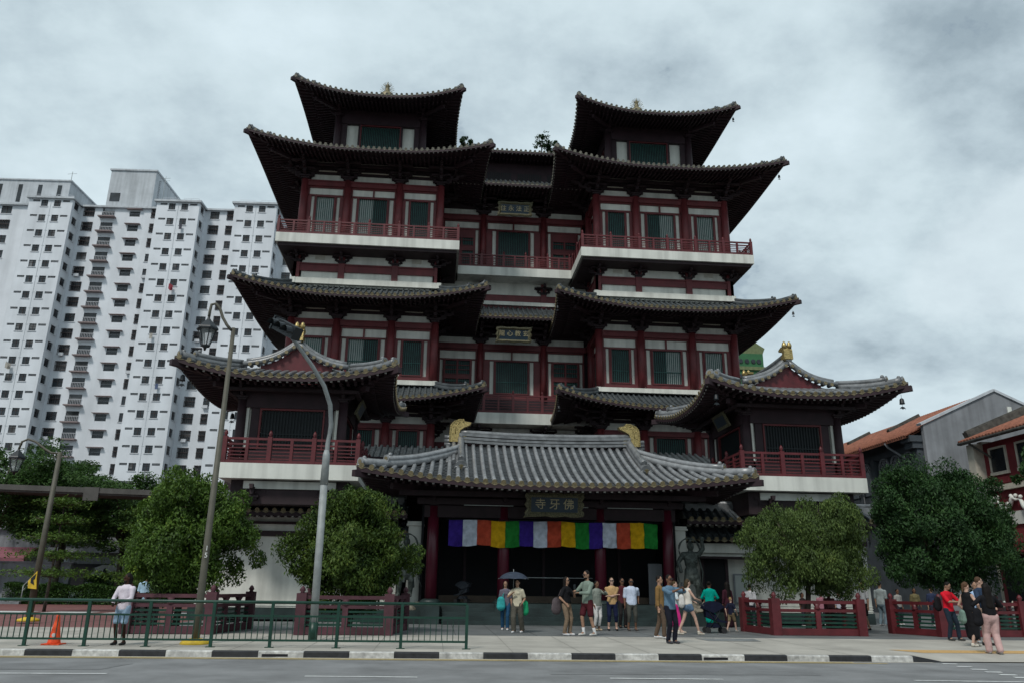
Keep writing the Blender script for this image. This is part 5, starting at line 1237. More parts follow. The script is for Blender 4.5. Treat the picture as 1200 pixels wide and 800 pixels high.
# ---------------------------------------------------------------- red and green planter fences
def planter(pts, lab, zg=.2, rm='redrail'):
    t = thing('planter_fence', (pts[0][0], pts[0][1], zg), lab, 'fence', 'low red fences round the planter trees')
    for (xa, ya), (xb, yb) in zip(pts, pts[1:]):
        A = Vector((xa, ya, zg)); B = Vector((xb, yb, zg)); Ln = (B-A).length; d = (B-A)/Ln; n = max(1, round(Ln/1.15)); P = lambda s_, z: A+d*s_+Vector((0, 0, z))
        b = MB(); b.beam(P(0, .11), P(Ln, .11), .16, .2); b.beam(P(0, 1.02), P(Ln, 1.02), .12, .1); b.beam(P(0, .76), P(Ln, .76), .09, .09)
        for k in range(n):
            if k: 
                b.beam(P(Ln*k/n, .2), P(Ln*k/n, .74), .12, .16, up=tuple(d)); q_ = P(Ln*k/n, .78); b.lathe(tuple(q_), [(.06, 0), (.11, .06), (.07, .1), (.12, .19)], 8)
        b.build('frame', rm, t)
        b = MB()
        for z in (.27, .39, .51, .63): b.beam(P(0, z), P(Ln, z), .025, .055)
        b.build('slats', 'railg', t)
    for x, y in {tuple(p) for p in pts}:
        b = MB(); b.box(x-.14, x+.14, y-.14, y+.14, zg, zg+1.13); b.lathe((x, y, zg+1.13), [(.08, 0), (.05, .03), (.09, .08), (.06, .15), (.015, .2)], 8); b.build('post', rm, t)
planter([(-9.0, 27.6), (-8.6, 24.3), (-6.35, 24.35), (-5.95, 27.4)], 'dull maroon fence round the leftmost planter tree', rm='redold')
planter([(-4.1, 27.4), (-3.85, 24.4), (-1.35, 24.45), (-1.0, 27.4)], 'dull maroon fence round the planter tree by the signal pole', rm='redold')
planter([(10.75, 28.3), (10.9, 26.05), (13.7, 25.95), (14.0, 28.6)], 'bright red fence with green slats round the fine leaved tree')
planter([(15.8, 27.7), (16.4, 25.85), (19.4, 26.1), (20.2, 28.4)], 'red fence with green slats behind the man in the red shirt')

# ---------------------------------------------------------------- flag banner across the porch
bn = thing('flag_banner', (CX, 32.55, 4.13), 'long banner of blue, white, orange, yellow and green squares hung across the porch', 'banner')
cols = ['purple', 'whiteb', 'redb', 'yellowb', 'greenb']
cm('purple', (.045, .022, .22)); cm('whiteb', (.52, .56, .64)); cm('redb', (.46, .07, .035)); cm('yellowb', (.62, .36, .012)); cm('greenb', (.02, .20, .035))
bx0, bx1 = .39, 8.94; wd = (bx1-bx0)/15
for k in range(15):
    b = MB(); x0 = bx0+k*wd; G = []; n, m_ = 14, 14; ph = k*1.7
    for j in range(m_+1):
        row = []
        for i in range(n+1):
            u = i/n; v = j/m_; x = x0+u*wd; z = 4.13+.018*math.sin((x-bx0)*1.9)-.014*math.sin((x-bx0)*3.9) - v*(1.0+.03*math.sin(k*2.1+u))-.02*math.sin(u*PI)*v
            y = 32.6+.06*math.sin(u*7+ph+v*3)*v+.035*math.sin(v*11+ph*2+u*6)+(.015*abs(math.sin(PI*u)))
            row.append(b.v((x, y, z)))
        G.append(row)
    for j in range(m_):
        for i in range(n): b.f([G[j][i], G[j][i+1], G[j+1][i+1], G[j+1][i]], True)
    b.build('flag_panel', cols[k % 5], bn)
b = MB(); b.tube([(bx0-.1, 32.6, 4.16), (bx1+.1, 32.6, 4.16)], .012, 5); b.build('cord', 'black', bn)

# ---------------------------------------------------------------- wind bells under the eaves
def bell(x, y, z, lab):
    sc = .68 if z < 11 else .5
    t = thing('wind_bell', (x, y, z), lab, 'wind bell', 'bells hanging from the roof corners'); Tl0 = local(t); Tl = lambda p: Tl0((p[0]*sc, p[1]*sc, p[2]*sc))
    b = MB(Tl); b.tube([(0, 0, 0), (0, 0, -.25)], .012, 5); b.lathe((0, 0, -.62), [(.17, 0), (.15, .06), (.13, .3), (.07, .37), (.02, .38)], 10); b.build('bell', 'black', t)
    b = MB(Tl); b.tube([(0, 0, -.62), (0, 0, -.8)], .01, 4); b.prism([(-.2, -.95), (-.12, -.82), (0, -.78), (.12, -.82), (.2, -.95), (.1, -.9), (0, -.97), (-.1, -.9)], -.015, .015, 'y'); b.build('clapper', 'black', t)
for x, y, z, lab in ((CX+15.15, 31.75, 9.75, 'dark bell under the outer corner of the right pavilion roof'), (CX-15.1, 31.9, 9.75, 'dark bell under the outer front corner of the left pavilion roof'), (CX-15.0, 39.6, 9.8, 'dark bell at the rear corner of the left pavilion roof'), (CX+6.95, 31.9, 9.7, 'pale bell at the inner corner of the right pavilion roof'), (CX+17.3, 45.6, 18.6, 'dark bell at the outer corner of the right middle roof'), (CX+17.4, 45.9, 28.5, 'dark bell at the outer corner of the right upper roof'), (CX+15.6, 48.5, 34.5, 'dark bell at the outer corner of the right top roof'), (CX+2.35, 46.3, 12.2, 'bell at the inner corner of the right lower roof'), (CX+2.3, 46.3, 18.6, 'bell at the inner corner of the right middle roof')):
    bell(x, y, z, lab)

# ---------------------------------------------------------------- vehicles on the far left
def car(x, y, rz, L_, W_, H_, m, lab, van=False):
    t = thing('parked_car', (x, y, 0), lab, 'van' if van else 'car', None, rz); Tl = local(t)
    if van: prof = [(-L_/2, .35), (-L_/2, 1.0), (-L_/2+.5, 1.15), (-L_/2+1.1, H_*.93), (-L_/2+1.6, H_), (L_/2-.15, H_), (L_/2, H_-.2), (L_/2, .35)]
    else: prof = [(-L_/2, .35), (-L_/2, .75), (-L_/2+.25, .85), (-L_/2+1.1, .98), (-L_/2+1.9, H_-.05), (-L_/2+2.4, H_), (L_/2-.9, H_-.08), (L_/2-.2, .95), (L_/2, .8), (L_/2, .35)]
    b = MB(Tl); P = prof; n = len(P); A = [b.v((a, -W_/2*(.97 if c_ < .9 else .86), c_)) for a, c_ in P]; B = [b.v((a, W_/2*(.97 if c_ < .9 else .86), c_)) for a, c_ in P]
    b.f(A); b.f(B[::-1])
    for k in range(n): b.f([A[k], B[k], B[(k+1) % n], A[(k+1) % n]])
    b.build('body', m, t)
    b = MB(Tl)
    z0, z1 = (1.15, H_-.25) if van else (.98, H_-.12); xa, xb = (-L_/2+1.2, -L_/2+2.2) if van else (-L_/2+1.45, L_/2-.7)
    for e in (-1, 1): b.prism([(xa, z0), (xa+.55, z1), (xb-.35, z1), (xb, z0)], e*W_/2*.9-.02, e*W_/2*.9+.02, 'y')
    b.prism([(-W_*.38, z0+.02), (W_*.38, z0+.02), (W_*.34, z1), (-W_*.34, z1)], xa-.25, xa-.0, 'x'); b.build('window', 'glass', t)
    for ex in (-1, 1):
        for e in (-1, 1):
            b = MB(Tl); b.tube([(ex*L_*.31, e*W_/2*.75, .33), (ex*L_*.31, e*W_/2*1.0, .33)], .33, 14, smooth=False); wl_ = b.build('wheel', 'tyre', t)
            b = MB(Tl); b.tube([(ex*L_*.31, e*W_/2*1.0, .33), (ex*L_*.31, e*W_/2*1.02, .33)], .2, 12, smooth=False); b.build('rim', 'steel', wl_)
    for e in (-1, 1): b = MB(Tl); b.box(-L_/2-.03, -L_/2+.05, e*W_*.35-.16, e*W_*.35+.16, .62, .78); b.build('headlight', 'whitep', t)
car(-26.5, 70, R(25), 4.8, 1.9, 2.9, 'carw', 'white van parked behind the hedge', True)
car(-21.8, 68, R(-8), 4.4, 1.8, 2.1, 'carg', 'grey car parked right of the white van')
car(-32.5, 72, R(5), 4.3, 1.75, 2.2, 'carw', 'pale car parked left of the white van')
# ---------------------------------------------------------------- people
def cap_mesh(bm_list, p, q, r0, r1, fx=1., fy=1., xdir=(1, 0, 0), n=12):
    """rounded, tapered limb segment with an elliptical section (fx along xdir, fy across)"""
    p = Vector(p); q = Vector(q); d = q-p; Ln = d.length; d = d/Ln if Ln > 1e-6 else Vector((0, 0, 1)); x = Vector(xdir); x = (x-d*x.dot(d))
    if x.length < 1e-3: x = Vector((0, 1, 0))-d*d.y
    x.normalize(); y = d.cross(x); V = []; F = []; prof = []
    for k in range(4): a = PI/2*(1-k/3.5); prof.append((-math.sin(a)*r0*.9, math.cos(a)*r0 if k else .002))
    prof[0] = (-r0*.9, .002)
    prof += [(0, r0), (Ln*.5, (r0+r1)/2), (Ln, r1)]
    for k in range(3, -1, -1): a = PI/2*(1-k/3.5); prof.append((Ln+math.sin(a)*r1*.9, math.cos(a)*r1 if k else .002))
    for h, r_ in prof:
        for j in range(n): a = 2*PI*j/n; V.append(p+d*h+x*(math.cos(a)*r_*fx)+y*(math.sin(a)*r_*fy))
    for i in range(len(prof)-1):
        for j in range(n): F.append((i*n+j, i*n+(j+1) % n, (i+1)*n+(j+1) % n, (i+1)*n+j))
    F.append(tuple(range(n))[::-1]); F.append(tuple(range((len(prof)-1)*n, len(prof)*n))); bm_list.append((V, F))
def ell(bm_list, c, r, n=12, m=8, rot=None):
    c = Vector(c); V = []; F = []
    for i in range(m+1):
        t = PI*i/m
        for j in range(n):
            a = 2*PI*j/n; v = Vector((max(math.sin(t), .01)*math.cos(a)*r[0], max(math.sin(t), .01)*math.sin(a)*r[1], -math.cos(t)*r[2]))
            if rot: v = rot @ v
            V.append(c+v)
    for i in range(m):
        for j in range(n): F.append((i*n+j, i*n+(j+1) % n, (i+1)*n+(j+1) % n, (i+1)*n+j))
    F.append(tuple(range(n))[::-1]); F.append(tuple(range(m*n, (m+1)*n))); bm_list.append((V, F))
def fuse(lst, voxel=.014, smooth=2):
    """join overlapping closed pieces into one continuous surface"""
    V = []; F = []
    for v, f in lst: n0 = len(V); V += [tuple(a) for a in v]; F += [tuple(i+n0 for i in g) for g in f]
    me = bpy.data.meshes.new('fuse'); me.from_pydata(V, [], F)
    bm = bmesh.new(); bm.from_mesh(me); bmesh.ops.recalc_face_normals(bm, faces=bm.faces); bm.to_mesh(me); bm.free()
    o = bpy.data.objects.new('tmp', me); COL.objects.link(o); r = o.modifiers.new('r', 'REMESH'); r.mode = 'VOXEL'; r.voxel_size = voxel; r.use_smooth_shade = True
    if smooth: s = o.modifiers.new('s', 'SMOOTH'); s.factor = .5; s.iterations = smooth
    dg = bpy.context.evaluated_depsgraph_get(); out = bpy.data.meshes.new_from_object(o.evaluated_get(dg)); bpy.data.objects.remove(o); bpy.data.meshes.remove(me)
    out.polygons.foreach_set('use_smooth', [True]*len(out.polygons)); return out
def ik(a, b, l1, l2, pole):
    a = Vector(a); b = Vector(b); d = b-a; L_ = min(d.length, (l1+l2)*.995); d.normalize(); b = a+d*L_
    x = (l1*l1-l2*l2+L_*L_)/(2*L_); h = math.sqrt(max(0, l1*l1-x*x)); p = Vector(pole); p = p-d*p.dot(d); p.normalize(); return a+d*x+p*h, b
SKIN = {'dark': (.045, .022, .015), 'brown': (.16, .085, .055), 'tan': (.32, .19, .13), 'fair': (.48, .31, .24)}
def color(name, c): return cm(name, c)
def person(x, y, rz, h, lab, skin='tan', lh=None, rh=None, feet=None, top=(.3, .3, .3), sleeve=.5, bottom='trousers', bcol=(.03, .03, .04), hair='short', hcol=(.012, .01, .009),
           shoes=(.5, .5, .5), sock=None, build=1.0, female=False, beard=False, glasses=False, head=0, tilt=0, lean=0, untuck=True, group=None, seatz=None, hat=None, zg=None, kid=False, wide=1.0, sleeveless=False):
    """local axes: the person faces -Y; sizes are for 1.75 m and scaled by h"""
    k = h/1.75; zg = gz(x, y) if zg is None else zg
    t = thing('person', (x, y, zg), lab, 'person', group, rz); m = WM[t.name]; S = lambda p: Vector(p)*k
    def W(lst): return [([m @ (Vector(v)*k) for v in V], F) for V, F in lst]
    def put(name, lst, col, voxel=.014, sm=2, par=None):
        me = fuse(W(lst), voxel, sm); me.materials.append(col); return link(name, me, par or t)
    hipw = .095 if not female else .1; shw = (.185 if not female else .16)*build
    cr = .92; sh = 1.44; ly = lean
    pel = Vector((0, 0, .95)); chest = Vector((0, ly*.6, 1.27)); neck = Vector((0, ly, 1.47)); hc = Vector((0, ly-.015+(-.02), 1.63))
    feet = feet or ((-.11, -.0), (.11, .02)); legs = []
    for (fx, fy), e in zip(feet, (-1, 1)):
        fz = .09; hip = Vector((e*hipw, .0, .92)); kn, an = ik(hip, (fx, fy+.03, fz), .43, .42, (0, -1, 0)); legs.append((hip, kn, an, Vector((fx, fy, 0))))
    lh = lh or (-.25, -.02, .82); rh = rh or (.25, -.02, .82); arms = []
    for hnd, e in ((lh, -1), (rh, 1)):
        s_ = Vector((e*shw, ly, sh-.055)); pole = (e*.9, .6, -.4) if abs(hnd[1]) > .12 else (e*.5, 1, -.2)
        el, wr = ik(s_, hnd, .29, .255, pole); arms.append((s_, el, wr, e))
    sk = cm('skin_'+skin, SKIN[skin], .55); B = []
    # body: torso, neck, head, limbs, hands, feet
    cap_mesh(B, (0, 0, .93), (0, ly*.4, 1.12), .135*build, .125*build, 1.12, .8); cap_mesh(B, (0, ly*.4, 1.12), (0, ly, 1.36), .125*build, .14*build, 1.2, .78)
    [cap_mesh(B, (0, ly, 1.4), (e*shw*.8, ly, 1.37), .075, .058, 1, 1, (0, 1, 0)) for e in (-1, 1)]; cap_mesh(B, (0, ly+.01, 1.42), (0, ly-.01, 1.55), .058, .052)
    Hr = Matrix.Rotation(head, 3, 'Z') @ Matrix.Rotation(tilt, 3, 'X'); hd0 = Vector((0, ly-.01, 1.53))
    HP = lambda p: hd0+Hr @ Vector(p)
    ell(B, HP((0, .005, .12)), (.075, .092, .112), rot=Hr); ell(B, HP((0, -.03, .05)), (.056, .06, .062), rot=Hr); ell(B, HP((0, -.096, .1)), (.014, .02, .026), 8, 6, Hr)
    ell(B, HP((0, -.085, .055)), (.026, .012, .012), 8, 6, Hr)
    for e in (-1, 1): ell(B, HP((e*.078, .01, .105)), (.01, .022, .033), 8, 6, Hr)
    for s_, el, wr, e in arms:
        cap_mesh(B, s_, el, .048*build, .037); cap_mesh(B, el, wr, .04, .026)
        d = (wr-el).normalized(); pm = wr+d*.055; side = Vector((0, -1, 0))-d*(-d.y)
        if side.length < .2: side = Vector((-e, 0, 0))-d*(-e*d.x)
        side.normalize(); nrm = d.cross(side)
        cap_mesh(B, wr, pm, .026, .034, 1.25, .55, tuple(side))
        for j in range(4):
            o = side*((j-1.5)*.019); L_ = (.062, .07, .065, .05)[3-j]; cur = nrm*(-e*.022); a = pm+o+d*.02; b2 = a+d*L_*.55+cur*.3; c2 = b2+d*L_*.4+cur
            cap_mesh(B, a, b2, .0095, .009, n=8); cap_mesh(B, b2, c2, .009, .0075, n=8)
        a = wr+side*.028+d*.01; cap_mesh(B, a, a+side*.03+d*.035, .012, .0095, n=8)
    for hip, kn, an, ft in legs:
        cap_mesh(B, hip, kn, .082*build, .055); cap_mesh(B, kn, an, .056, .036); cap_mesh(B, an, ft+Vector((0, -.1, .035)), .036, .03, 1.1, .8)
    put('body', B, sk, .0125*k, 1)
    # clothes
    T_ = []
    zb = .84 if untuck else .93
    cap_mesh(T_, (0, 0, zb+.06), (0, ly*.4, 1.12), .16*build*wide, .145*build, 1.15, .85); cap_mesh(T_, (0, ly*.4, 1.12), (0, ly, 1.36), .145*build, .152*build, 1.2, .8)
    if female: cap_mesh(T_, (-.06, ly-.06, 1.3), (.06, ly-.06, 1.3), .075, .075)
    if not sleeveless:
        [cap_mesh(T_, (0, ly, 1.405), (e*shw*.85, ly, 1.375), .085, .068, 1, .9, (0, 1, 0)) for e in (-1, 1)]
        for s_, el, wr, e in arms:
            if sleeve > 0: q = s_.lerp(el, min(1, sleeve*1.5)); cap_mesh(T_, s_, q, .07*build, .06 if sleeve < 1 else .052)
            if sleeve >= 1: cap_mesh(T_, el, el.lerp(wr, .93), .053, .042)
            elif sleeve > .67: cap_mesh(T_, el, el.lerp(wr, (sleeve-.67)*3), .053, .048)
    else:
        for e in (-1, 1): cap_mesh(T_, (e*.08, ly, 1.36), (e*.085, ly, 1.45), .035, .03)
    tm = put('top', T_, cm('cloth_%.2f_%.2f_%.2f' % top, top), .015*k, 2)
    Q = []; bc = cm('cloth_%.2f_%.2f_%.2f' % bcol, bcol)
    if bottom in ('trousers', 'wide', 'shorts', 'cropped', 'capri'):
        cap_mesh(Q, (0, 0, .87), (0, 0, .97), .155*build, .15*build, 1.15, .85)
        for hip, kn, an, ft in legs:
            w0 = {'wide': 1.35}.get(bottom, 1.0)
            cap_mesh(Q, hip, hip.lerp(kn, .82 if bottom == 'shorts' else 1), .1*build*w0**.5, (.09 if bottom == 'shorts' else .072)*w0)
            if bottom != 'shorts':
                f_ = {'cropped': .72, 'capri': .45}.get(bottom, 1.0); cap_mesh(Q, kn, kn.lerp(an, f_)+Vector((0, 0, 0)), .07*w0, (.062 if f_ == 1 else .058)*w0)
    elif bottom in ('skirt', 'dress', 'robe'):
        zb2 = {'skirt': .5, 'dress': .3, 'robe': .1}[bottom]; n = 5
        mx = (legs[0][2]+legs[1][2])/2
        cap_mesh(Q, (0, 0, .97), (mx.x*.7, mx.y*.7, .6), .145*build, .18*build, 1.15, .95); cap_mesh(Q, (mx.x*.7, mx.y*.7, .6), (mx.x, mx.y, zb2), .18*build, .165*build, 1.1, .9)
    elif bottom == 'miniskirt' or bottom == 'hotpants':
        cap_mesh(Q, (0, 0, .86), (0, 0, .98), .16, .14, 1.15, .9)
        for hip, kn, an, ft in legs: cap_mesh(Q, hip, hip.lerp(kn, .28), .105, .1)
    put({'dress': 'skirt', 'robe': 'skirt', 'wide': 'trousers', 'cropped': 'trousers', 'capri': 'trousers', 'hotpants': 'shorts', 'miniskirt': 'skirt'}.get(bottom, bottom), Q, bc, .015*k, 2)
    sc_ = cm('shoe_%.2f_%.2f_%.2f' % shoes, shoes, .6)
    for (hip, kn, an, ft), e in zip(legs, (-1, 1)):
        Z = []; cap_mesh(Z, ft+Vector((0, .05, .045)), ft+Vector((0, -.13, .035)), .047, .04, 1, .8); cap_mesh(Z, an+Vector((0, .01, -.02)), ft+Vector((0, .03, .045)), .047, .045); put('shoe', Z, sc_, .013*k, 1)
        if sock: Z = []; cap_mesh(Z, an, an.lerp(kn, .3), .045, .047); put('sock', Z, cm('sock_%.2f' % sock[0], sock), .015*k, 1)
    # hair
    Z = []; hm = cm('hair_%.2f' % hcol[0], hcol, .6)
    ell(Z, HP((0, .022, .145)), (.083, .09, .1), rot=Hr)
    if hair == 'long': 
        cap_mesh(Z, HP((0, .06, .12)), HP((0, .085, -.16)), .075, .06, 1.15, .7)
        for e in (-1, 1): cap_mesh(Z, HP((e*.065, .01, .14)), HP((e*.085, .02, -.1)), .032, .03)
    if hair == 'verylong': cap_mesh(Z, HP((0, .06, .12)), HP((0, .1, -.36)), .085, .08, 1.25, .75); [cap_mesh(Z, HP((e*.065, .01, .14)), HP((e*.09, .03, -.2)), .034, .036) for e in (-1, 1)]
    if hair == 'pony': ell(Z, HP((0, .1, .17)), (.035, .035, .035)); cap_mesh(Z, HP((0, .12, .16)), HP((0, .15, -.04)), .04, .022)
    if hair == 'bun': ell(Z, HP((0, .11, .17)), (.045, .045, .045))
    if hair == 'bob': cap_mesh(Z, HP((0, .05, .12)), HP((0, .06, .0)), .085, .07, 1.1, .8)
    V, F = Z[0]
    ho = put('hair', Z, hm, .0125*k, 1)
    # shave the face side clear of hair
    me = ho.data; bm = bmesh.new(); bm.from_mesh(me); fd = (m.to_3x3() @ (Hr @ Vector((0, -1, 0)))).normalized(); up_ = (m.to_3x3() @ (Hr @ Vector((0, 0, 1)))).normalized(); c0 = m @ (HP((0, 0, .12))*k)
    dl = [v for v in bm.verts if (v.co-c0).dot(fd) > .045*k and (v.co-c0).dot(up_) < .045*k]; bmesh.ops.delete(bm, geom=dl, context='VERTS'); bm.to_mesh(me); bm.free()
    if beard: Z = []; ell(Z, HP((0, -.045, .03)), (.058, .05, .045), rot=Hr); put('beard', Z, hm, .0125*k, 0)
    if glasses:
        b = MB(lambda p: m @ (HP(p)*k))
        for e in (-1, 1): b.box(e*.034-.027, e*.034+.027, -.106, -.094, .105, .142); b.box(e*.07-.003, e*.07+.003, -.1, .0, .125, .133)
        b.box(-.01, .01, -.104, -.097, .125, .133); b.build('sunglasses', 'black', t)
    else:
        b = MB(lambda p: m @ (HP(p)*k))
        for e in (-1, 1): b.box(e*.032-.013, e*.032+.013, -.096, -.084, .117, .127)
        b.build('eyes', 'black', t)
    t_hand = {'l': m @ (arms[0][2]*k), 'r': m @ (arms[1][2]*k)}
    return t, t_hand, m, k
def bag(loc, w_, d_, h_, col, lab, rz=0, strap=None, cat='bag', group=None, pack=False):
    t = thing('backpack' if pack else 'bag', loc, lab, cat, group, rz); m = WM[t.name]; Z = []
    cap_mesh(Z, (0, 0, -h_*.25), (0, 0, h_*.25), w_*.5, w_*.42, 1, d_/w_, n=14); me = fuse([([m @ Vector(v) for v in V], F) for V, F in Z], .012, 2); me.materials.append(col); link('bag_body', me, t)
    if strap: b = MB(); b.tube(strap, .012, 6); b.build('strap', col, t)
    if pack: b = MB(local(t)); b.box(-w_*.3, w_*.3, d_*.45, d_*.6, -h_*.3, h_*.05); b.build('pocket', col, t)
    return t
def phone(loc, lab, rz=0):
    t = thing('phone', loc, lab, 'phone', None, rz); b = MB(local(t)); b.box(-.037, .037, -.005, .005, -.06, .09); b.build('phone_case', 'black', t)
def G(u, v, z=.2):
    p = at(u, v, Z=z)
    for _ in range(6): p = at(u, v, Z=gz(p.x, p.y))
    return p.x, p.y
PI2 = PI/2
# 1 man leaning on the railing
x, y = G(130, 757); y = ry(x)+.38
person(x, y, R(-12), 1.62, 'bearded man in white shirt and light blue shorts leaning on the green railing', 'dark', (-.12, -.3, 1.02), (.1, -.32, 1.05), top=(.62, .56, .62), sleeve=1, bottom='shorts', bcol=(.3, .42, .55), beard=True, shoes=(.03, .03, .03), head=R(-40), zg=.14, hair='bob')
# 2 person behind the left fence
x, y = G(150, 741); person(x-.9, y+3.6, R(180), 1.66, 'person in a pale blue shirt partly hidden behind the leftmost planter tree', 'tan', top=(.35, .5, .62), bcol=(.1, .1, .12))
# 3 umbrella pair
x, y = G(606, 741); t, hnd, m, k = person(x, y, R(-25), 1.6, 'woman in beige top and wide olive trousers walking under a dark umbrella', 'tan', (-.1, -.22, 1.3), (.2, -.12, .95), ((-.1, -.1), (.12, .16)), (.48, .44, .33), .5, 'wide', (.085, .08, .065), 'bob', female=True, shoes=(.65, .65, .65))
up_ = Vector((x-.12, y+.12, gz(x, y)))
um = thing('umbrella', tuple(up_+Vector((0, 0, 1.2))), 'dark blue-grey open umbrella held over the pair on the steps', 'umbrella')
b = MB(); n = 16; cpt = up_+Vector((0, 0, 1.62)); rings = []
for j in range(6):
    a = PI/2*j/5*.8; rr = math.sin(a)/math.sin(PI/2*.8)*.47; z = .22*(math.cos(a)-math.cos(PI/2*.8))/(1-math.cos(PI/2*.8))
    rings.append([b.v((cpt.x+rr*math.cos(2*PI*i/n)*(1 if i % 2 == 0 else .965)+.002, cpt.y+rr*math.sin(2*PI*i/n)*(1 if i % 2 == 0 else .965), cpt.z+z+(.012 if (i % 2 and j == 5) else 0))) for i in range(n)])
for a_, b_ in zip(rings, rings[1:]):
    for i in range(n): b.f([a_[i], a_[(i+1) % n], b_[(i+1) % n], b_[i]], True)
b.build('canopy', cm('umbrella_cloth', (.04, .052, .075), .6), um)
b = MB(); b.tube([tuple(up_+Vector((.0, 0, 1.05))), tuple(cpt+Vector((0, 0, .3)))], .009, 6)
for i in range(8): a = 2*PI*i/8; b.beam(cpt+Vector((0, 0, .17)), cpt+Vector((.5*math.cos(a), .5*math.sin(a), .0)), .006, .006)
b.build('shaft_and_ribs', 'steel', um)
bag((x+.24, y+.05, .95), .26, .16, .5, cm('bag_green', (.02, .3, .13)), 'bright green tote bag on the arm of the woman under the umbrella', 0, [(x+.24, y, 1.15), (x+.17, y, 1.4), (x+.2, y+.05, 1.15)])
x2, y2 = G(592, 738); t, *_ = person(x2, y2+.1, R(-10), 1.56, 'person in blue jeans half hidden behind the woman under the umbrella', 'tan', feet=((-.1, .05), (.1, -.1)), top=(.12, .11, .14), bcol=(.02, .07, .14), hair='long', female=True, shoes=(.7, .7, .7))
bag((x2-.16, y2-.1, 1.05), .3, .18, .42, cm('bag_teal', (.04, .34, .34)), 'teal shoulder bag left of the green tote', 0, [(x2-.16, y2-.1, 1.2), (x2-.06, y2-.05, 1.38), (x2-.1, y2-.08, 1.2)])
# 4, 5 young couple
x, y = G(664, 744); t, hnd, m, k = person(x, y, R(50), 1.68, 'dark haired woman in black top and khaki trousers holding up a drink', 'tan', (-.2, -.1, .95), (.05, -.26, 1.28), ((-.08, .0), (.1, -.08)), (.012, .012, .014), .5, 'trousers', (.2, .145, .1), 'long', female=True, glasses=True, shoes=(.6, .6, .6), untuck=False)
bag((x-.3, y+.02, 1.05), .36, .16, .42, cm('bag_grey', (.085, .07, .075)), 'dark grey shoulder bag hanging on the back of the black-topped woman', R(20), [(x-.3, y, 1.2), (x-.16, y, 1.52), (x-.22, y+.05, 1.2)])
x, y = G(689, 744.5); t, hnd, m, k = person(x, y, R(-60), 1.87, 'tall bearded man in sage green sweater and maroon shorts looking at a phone', 'tan', (-.12, -.34, 1.2), (.06, -.34, 1.15), ((-.12, -.08), (.12, .12)), (.19, .24, .2), 1, 'shorts', (.07, .015, .02), 'short', beard=True, glasses=True, sock=(.75, .75, .75), shoes=(.5, .49, .46), head=R(0), tilt=R(8))
phone(tuple(hnd['l']+Vector((-.03, -.04, .1))), 'black phone in the hand of the man in the green sweater', R(30))
# 6
x, y = G(698, 738.5); person(x+.08, y+.1, R(30), 1.6, 'woman in grey blouse and white cropped trousers behind the green sweater man', 'brown', (-.2, -.05, .9), (.12, -.25, 1.4), top=(.2, .22, .19), sleeve=.9, bottom='cropped', bcol=(.6, .58, .56), hair='bob', female=True, build=1.12, shoes=(.35, .28, .2))
# 7
x, y = G(718, 738.5); person(x, y, R(-6), 1.72, 'man in tan polo shirt with folded arms and navy shorts', 'fair', (.14, -.2, 1.18), (-.13, -.22, 1.14), ((-.13, 0), (.14, .0)), (.42, .27, .13), .55, 'capri', (.012, .016, .045), 'short', glasses=True, shoes=(.03, .03, .03), hcol=(.05, .035, .02))
# 8
x, y = G(731, 735.5); person(x, y+.1, R(10), 1.73, 'man in dark maroon shirt standing behind the pale shirted man', 'brown', top=(.08, .02, .025), bcol=(.02, .018, .018), hair='short', shoes=(.02, .02, .02), glasses=True)
# 9
x, y = G(741, 738.5); person(x, y, R(4), 1.7, 'moustached man in pale blue shirt with a hand on his hip', 'brown', (-.26, -.05, .85), (.26, .02, 1.0), ((-.13, 0), (.14, .0)), (.5, .56, .68), .6, 'capri', (.07, .07, .06), 'short', glasses=True, shoes=(.1, .08, .07), build=1.12)
# 10, 11 photographer and companion
x, y = G(787, 753.5); t, hnd, m, k = person(x, y, R(28), 1.76, 'man in denim blue shirt and dark trousers taking a photo with a phone', 'brown', (-.05, -.38, 1.38), (.12, -.4, 1.42), ((-.09, 0), (.1, -.05)), (.1, .17, .24), .75, 'trousers', (.013, .014, .022), 'short', glasses=True, shoes=(.05, .05, .06))
phone(tuple(hnd['r']+Vector((-.05, -.08, .06))), 'black phone raised by the man in the denim shirt', R(40))
x, y = G(776, 748); person(x, y+.1, R(60), 1.74, 'person in mustard cardigan and brown trousers behind the photographing man', 'tan', top=(.22, .13, .05), sleeve=.9, bcol=(.1, .07, .05), hair='short', shoes=(.65, .65, .65), feet=((-.1, -.15), (.1, .15)))
# 12 girl in denim shorts
x, y = G(808, 743.5); t, hnd, m, k = person(x, y, R(100), 1.67, 'woman in white tank top and denim shorts with a white backpack striding right', 'fair', (-.1, -.35, 1.1), (.1, -.25, 1.05), ((-.1, -.34), (.1, .3)), (.6, .56, .5), 0, 'hotpants', (.1, .16, .24), 'bob', female=True, hcol=(.05, .03, .02), shoes=(.55, .5, .42), sleeveless=True, untuck=False, tilt=R(10))
bag((x-.2, y, 1.22), .3, .2, .36, cm('bag_white', (.6, .58, .55)), 'white backpack on the striding woman', R(-90), cat='backpack', pack=True)
x, y = G(797, 742); person(x, y+.4, R(70), 1.62, 'woman in white floral top and bright pink trousers beside the striding woman', 'fair', (-.1, -.3, 1.1), None, ((-.1, -.2), (.1, .2)), (.55, .6, .62), .6, 'cropped', (.55, .03, .2), 'pony', female=True, shoes=(.5, .42, .35), hcol=(.06, .04, .02))
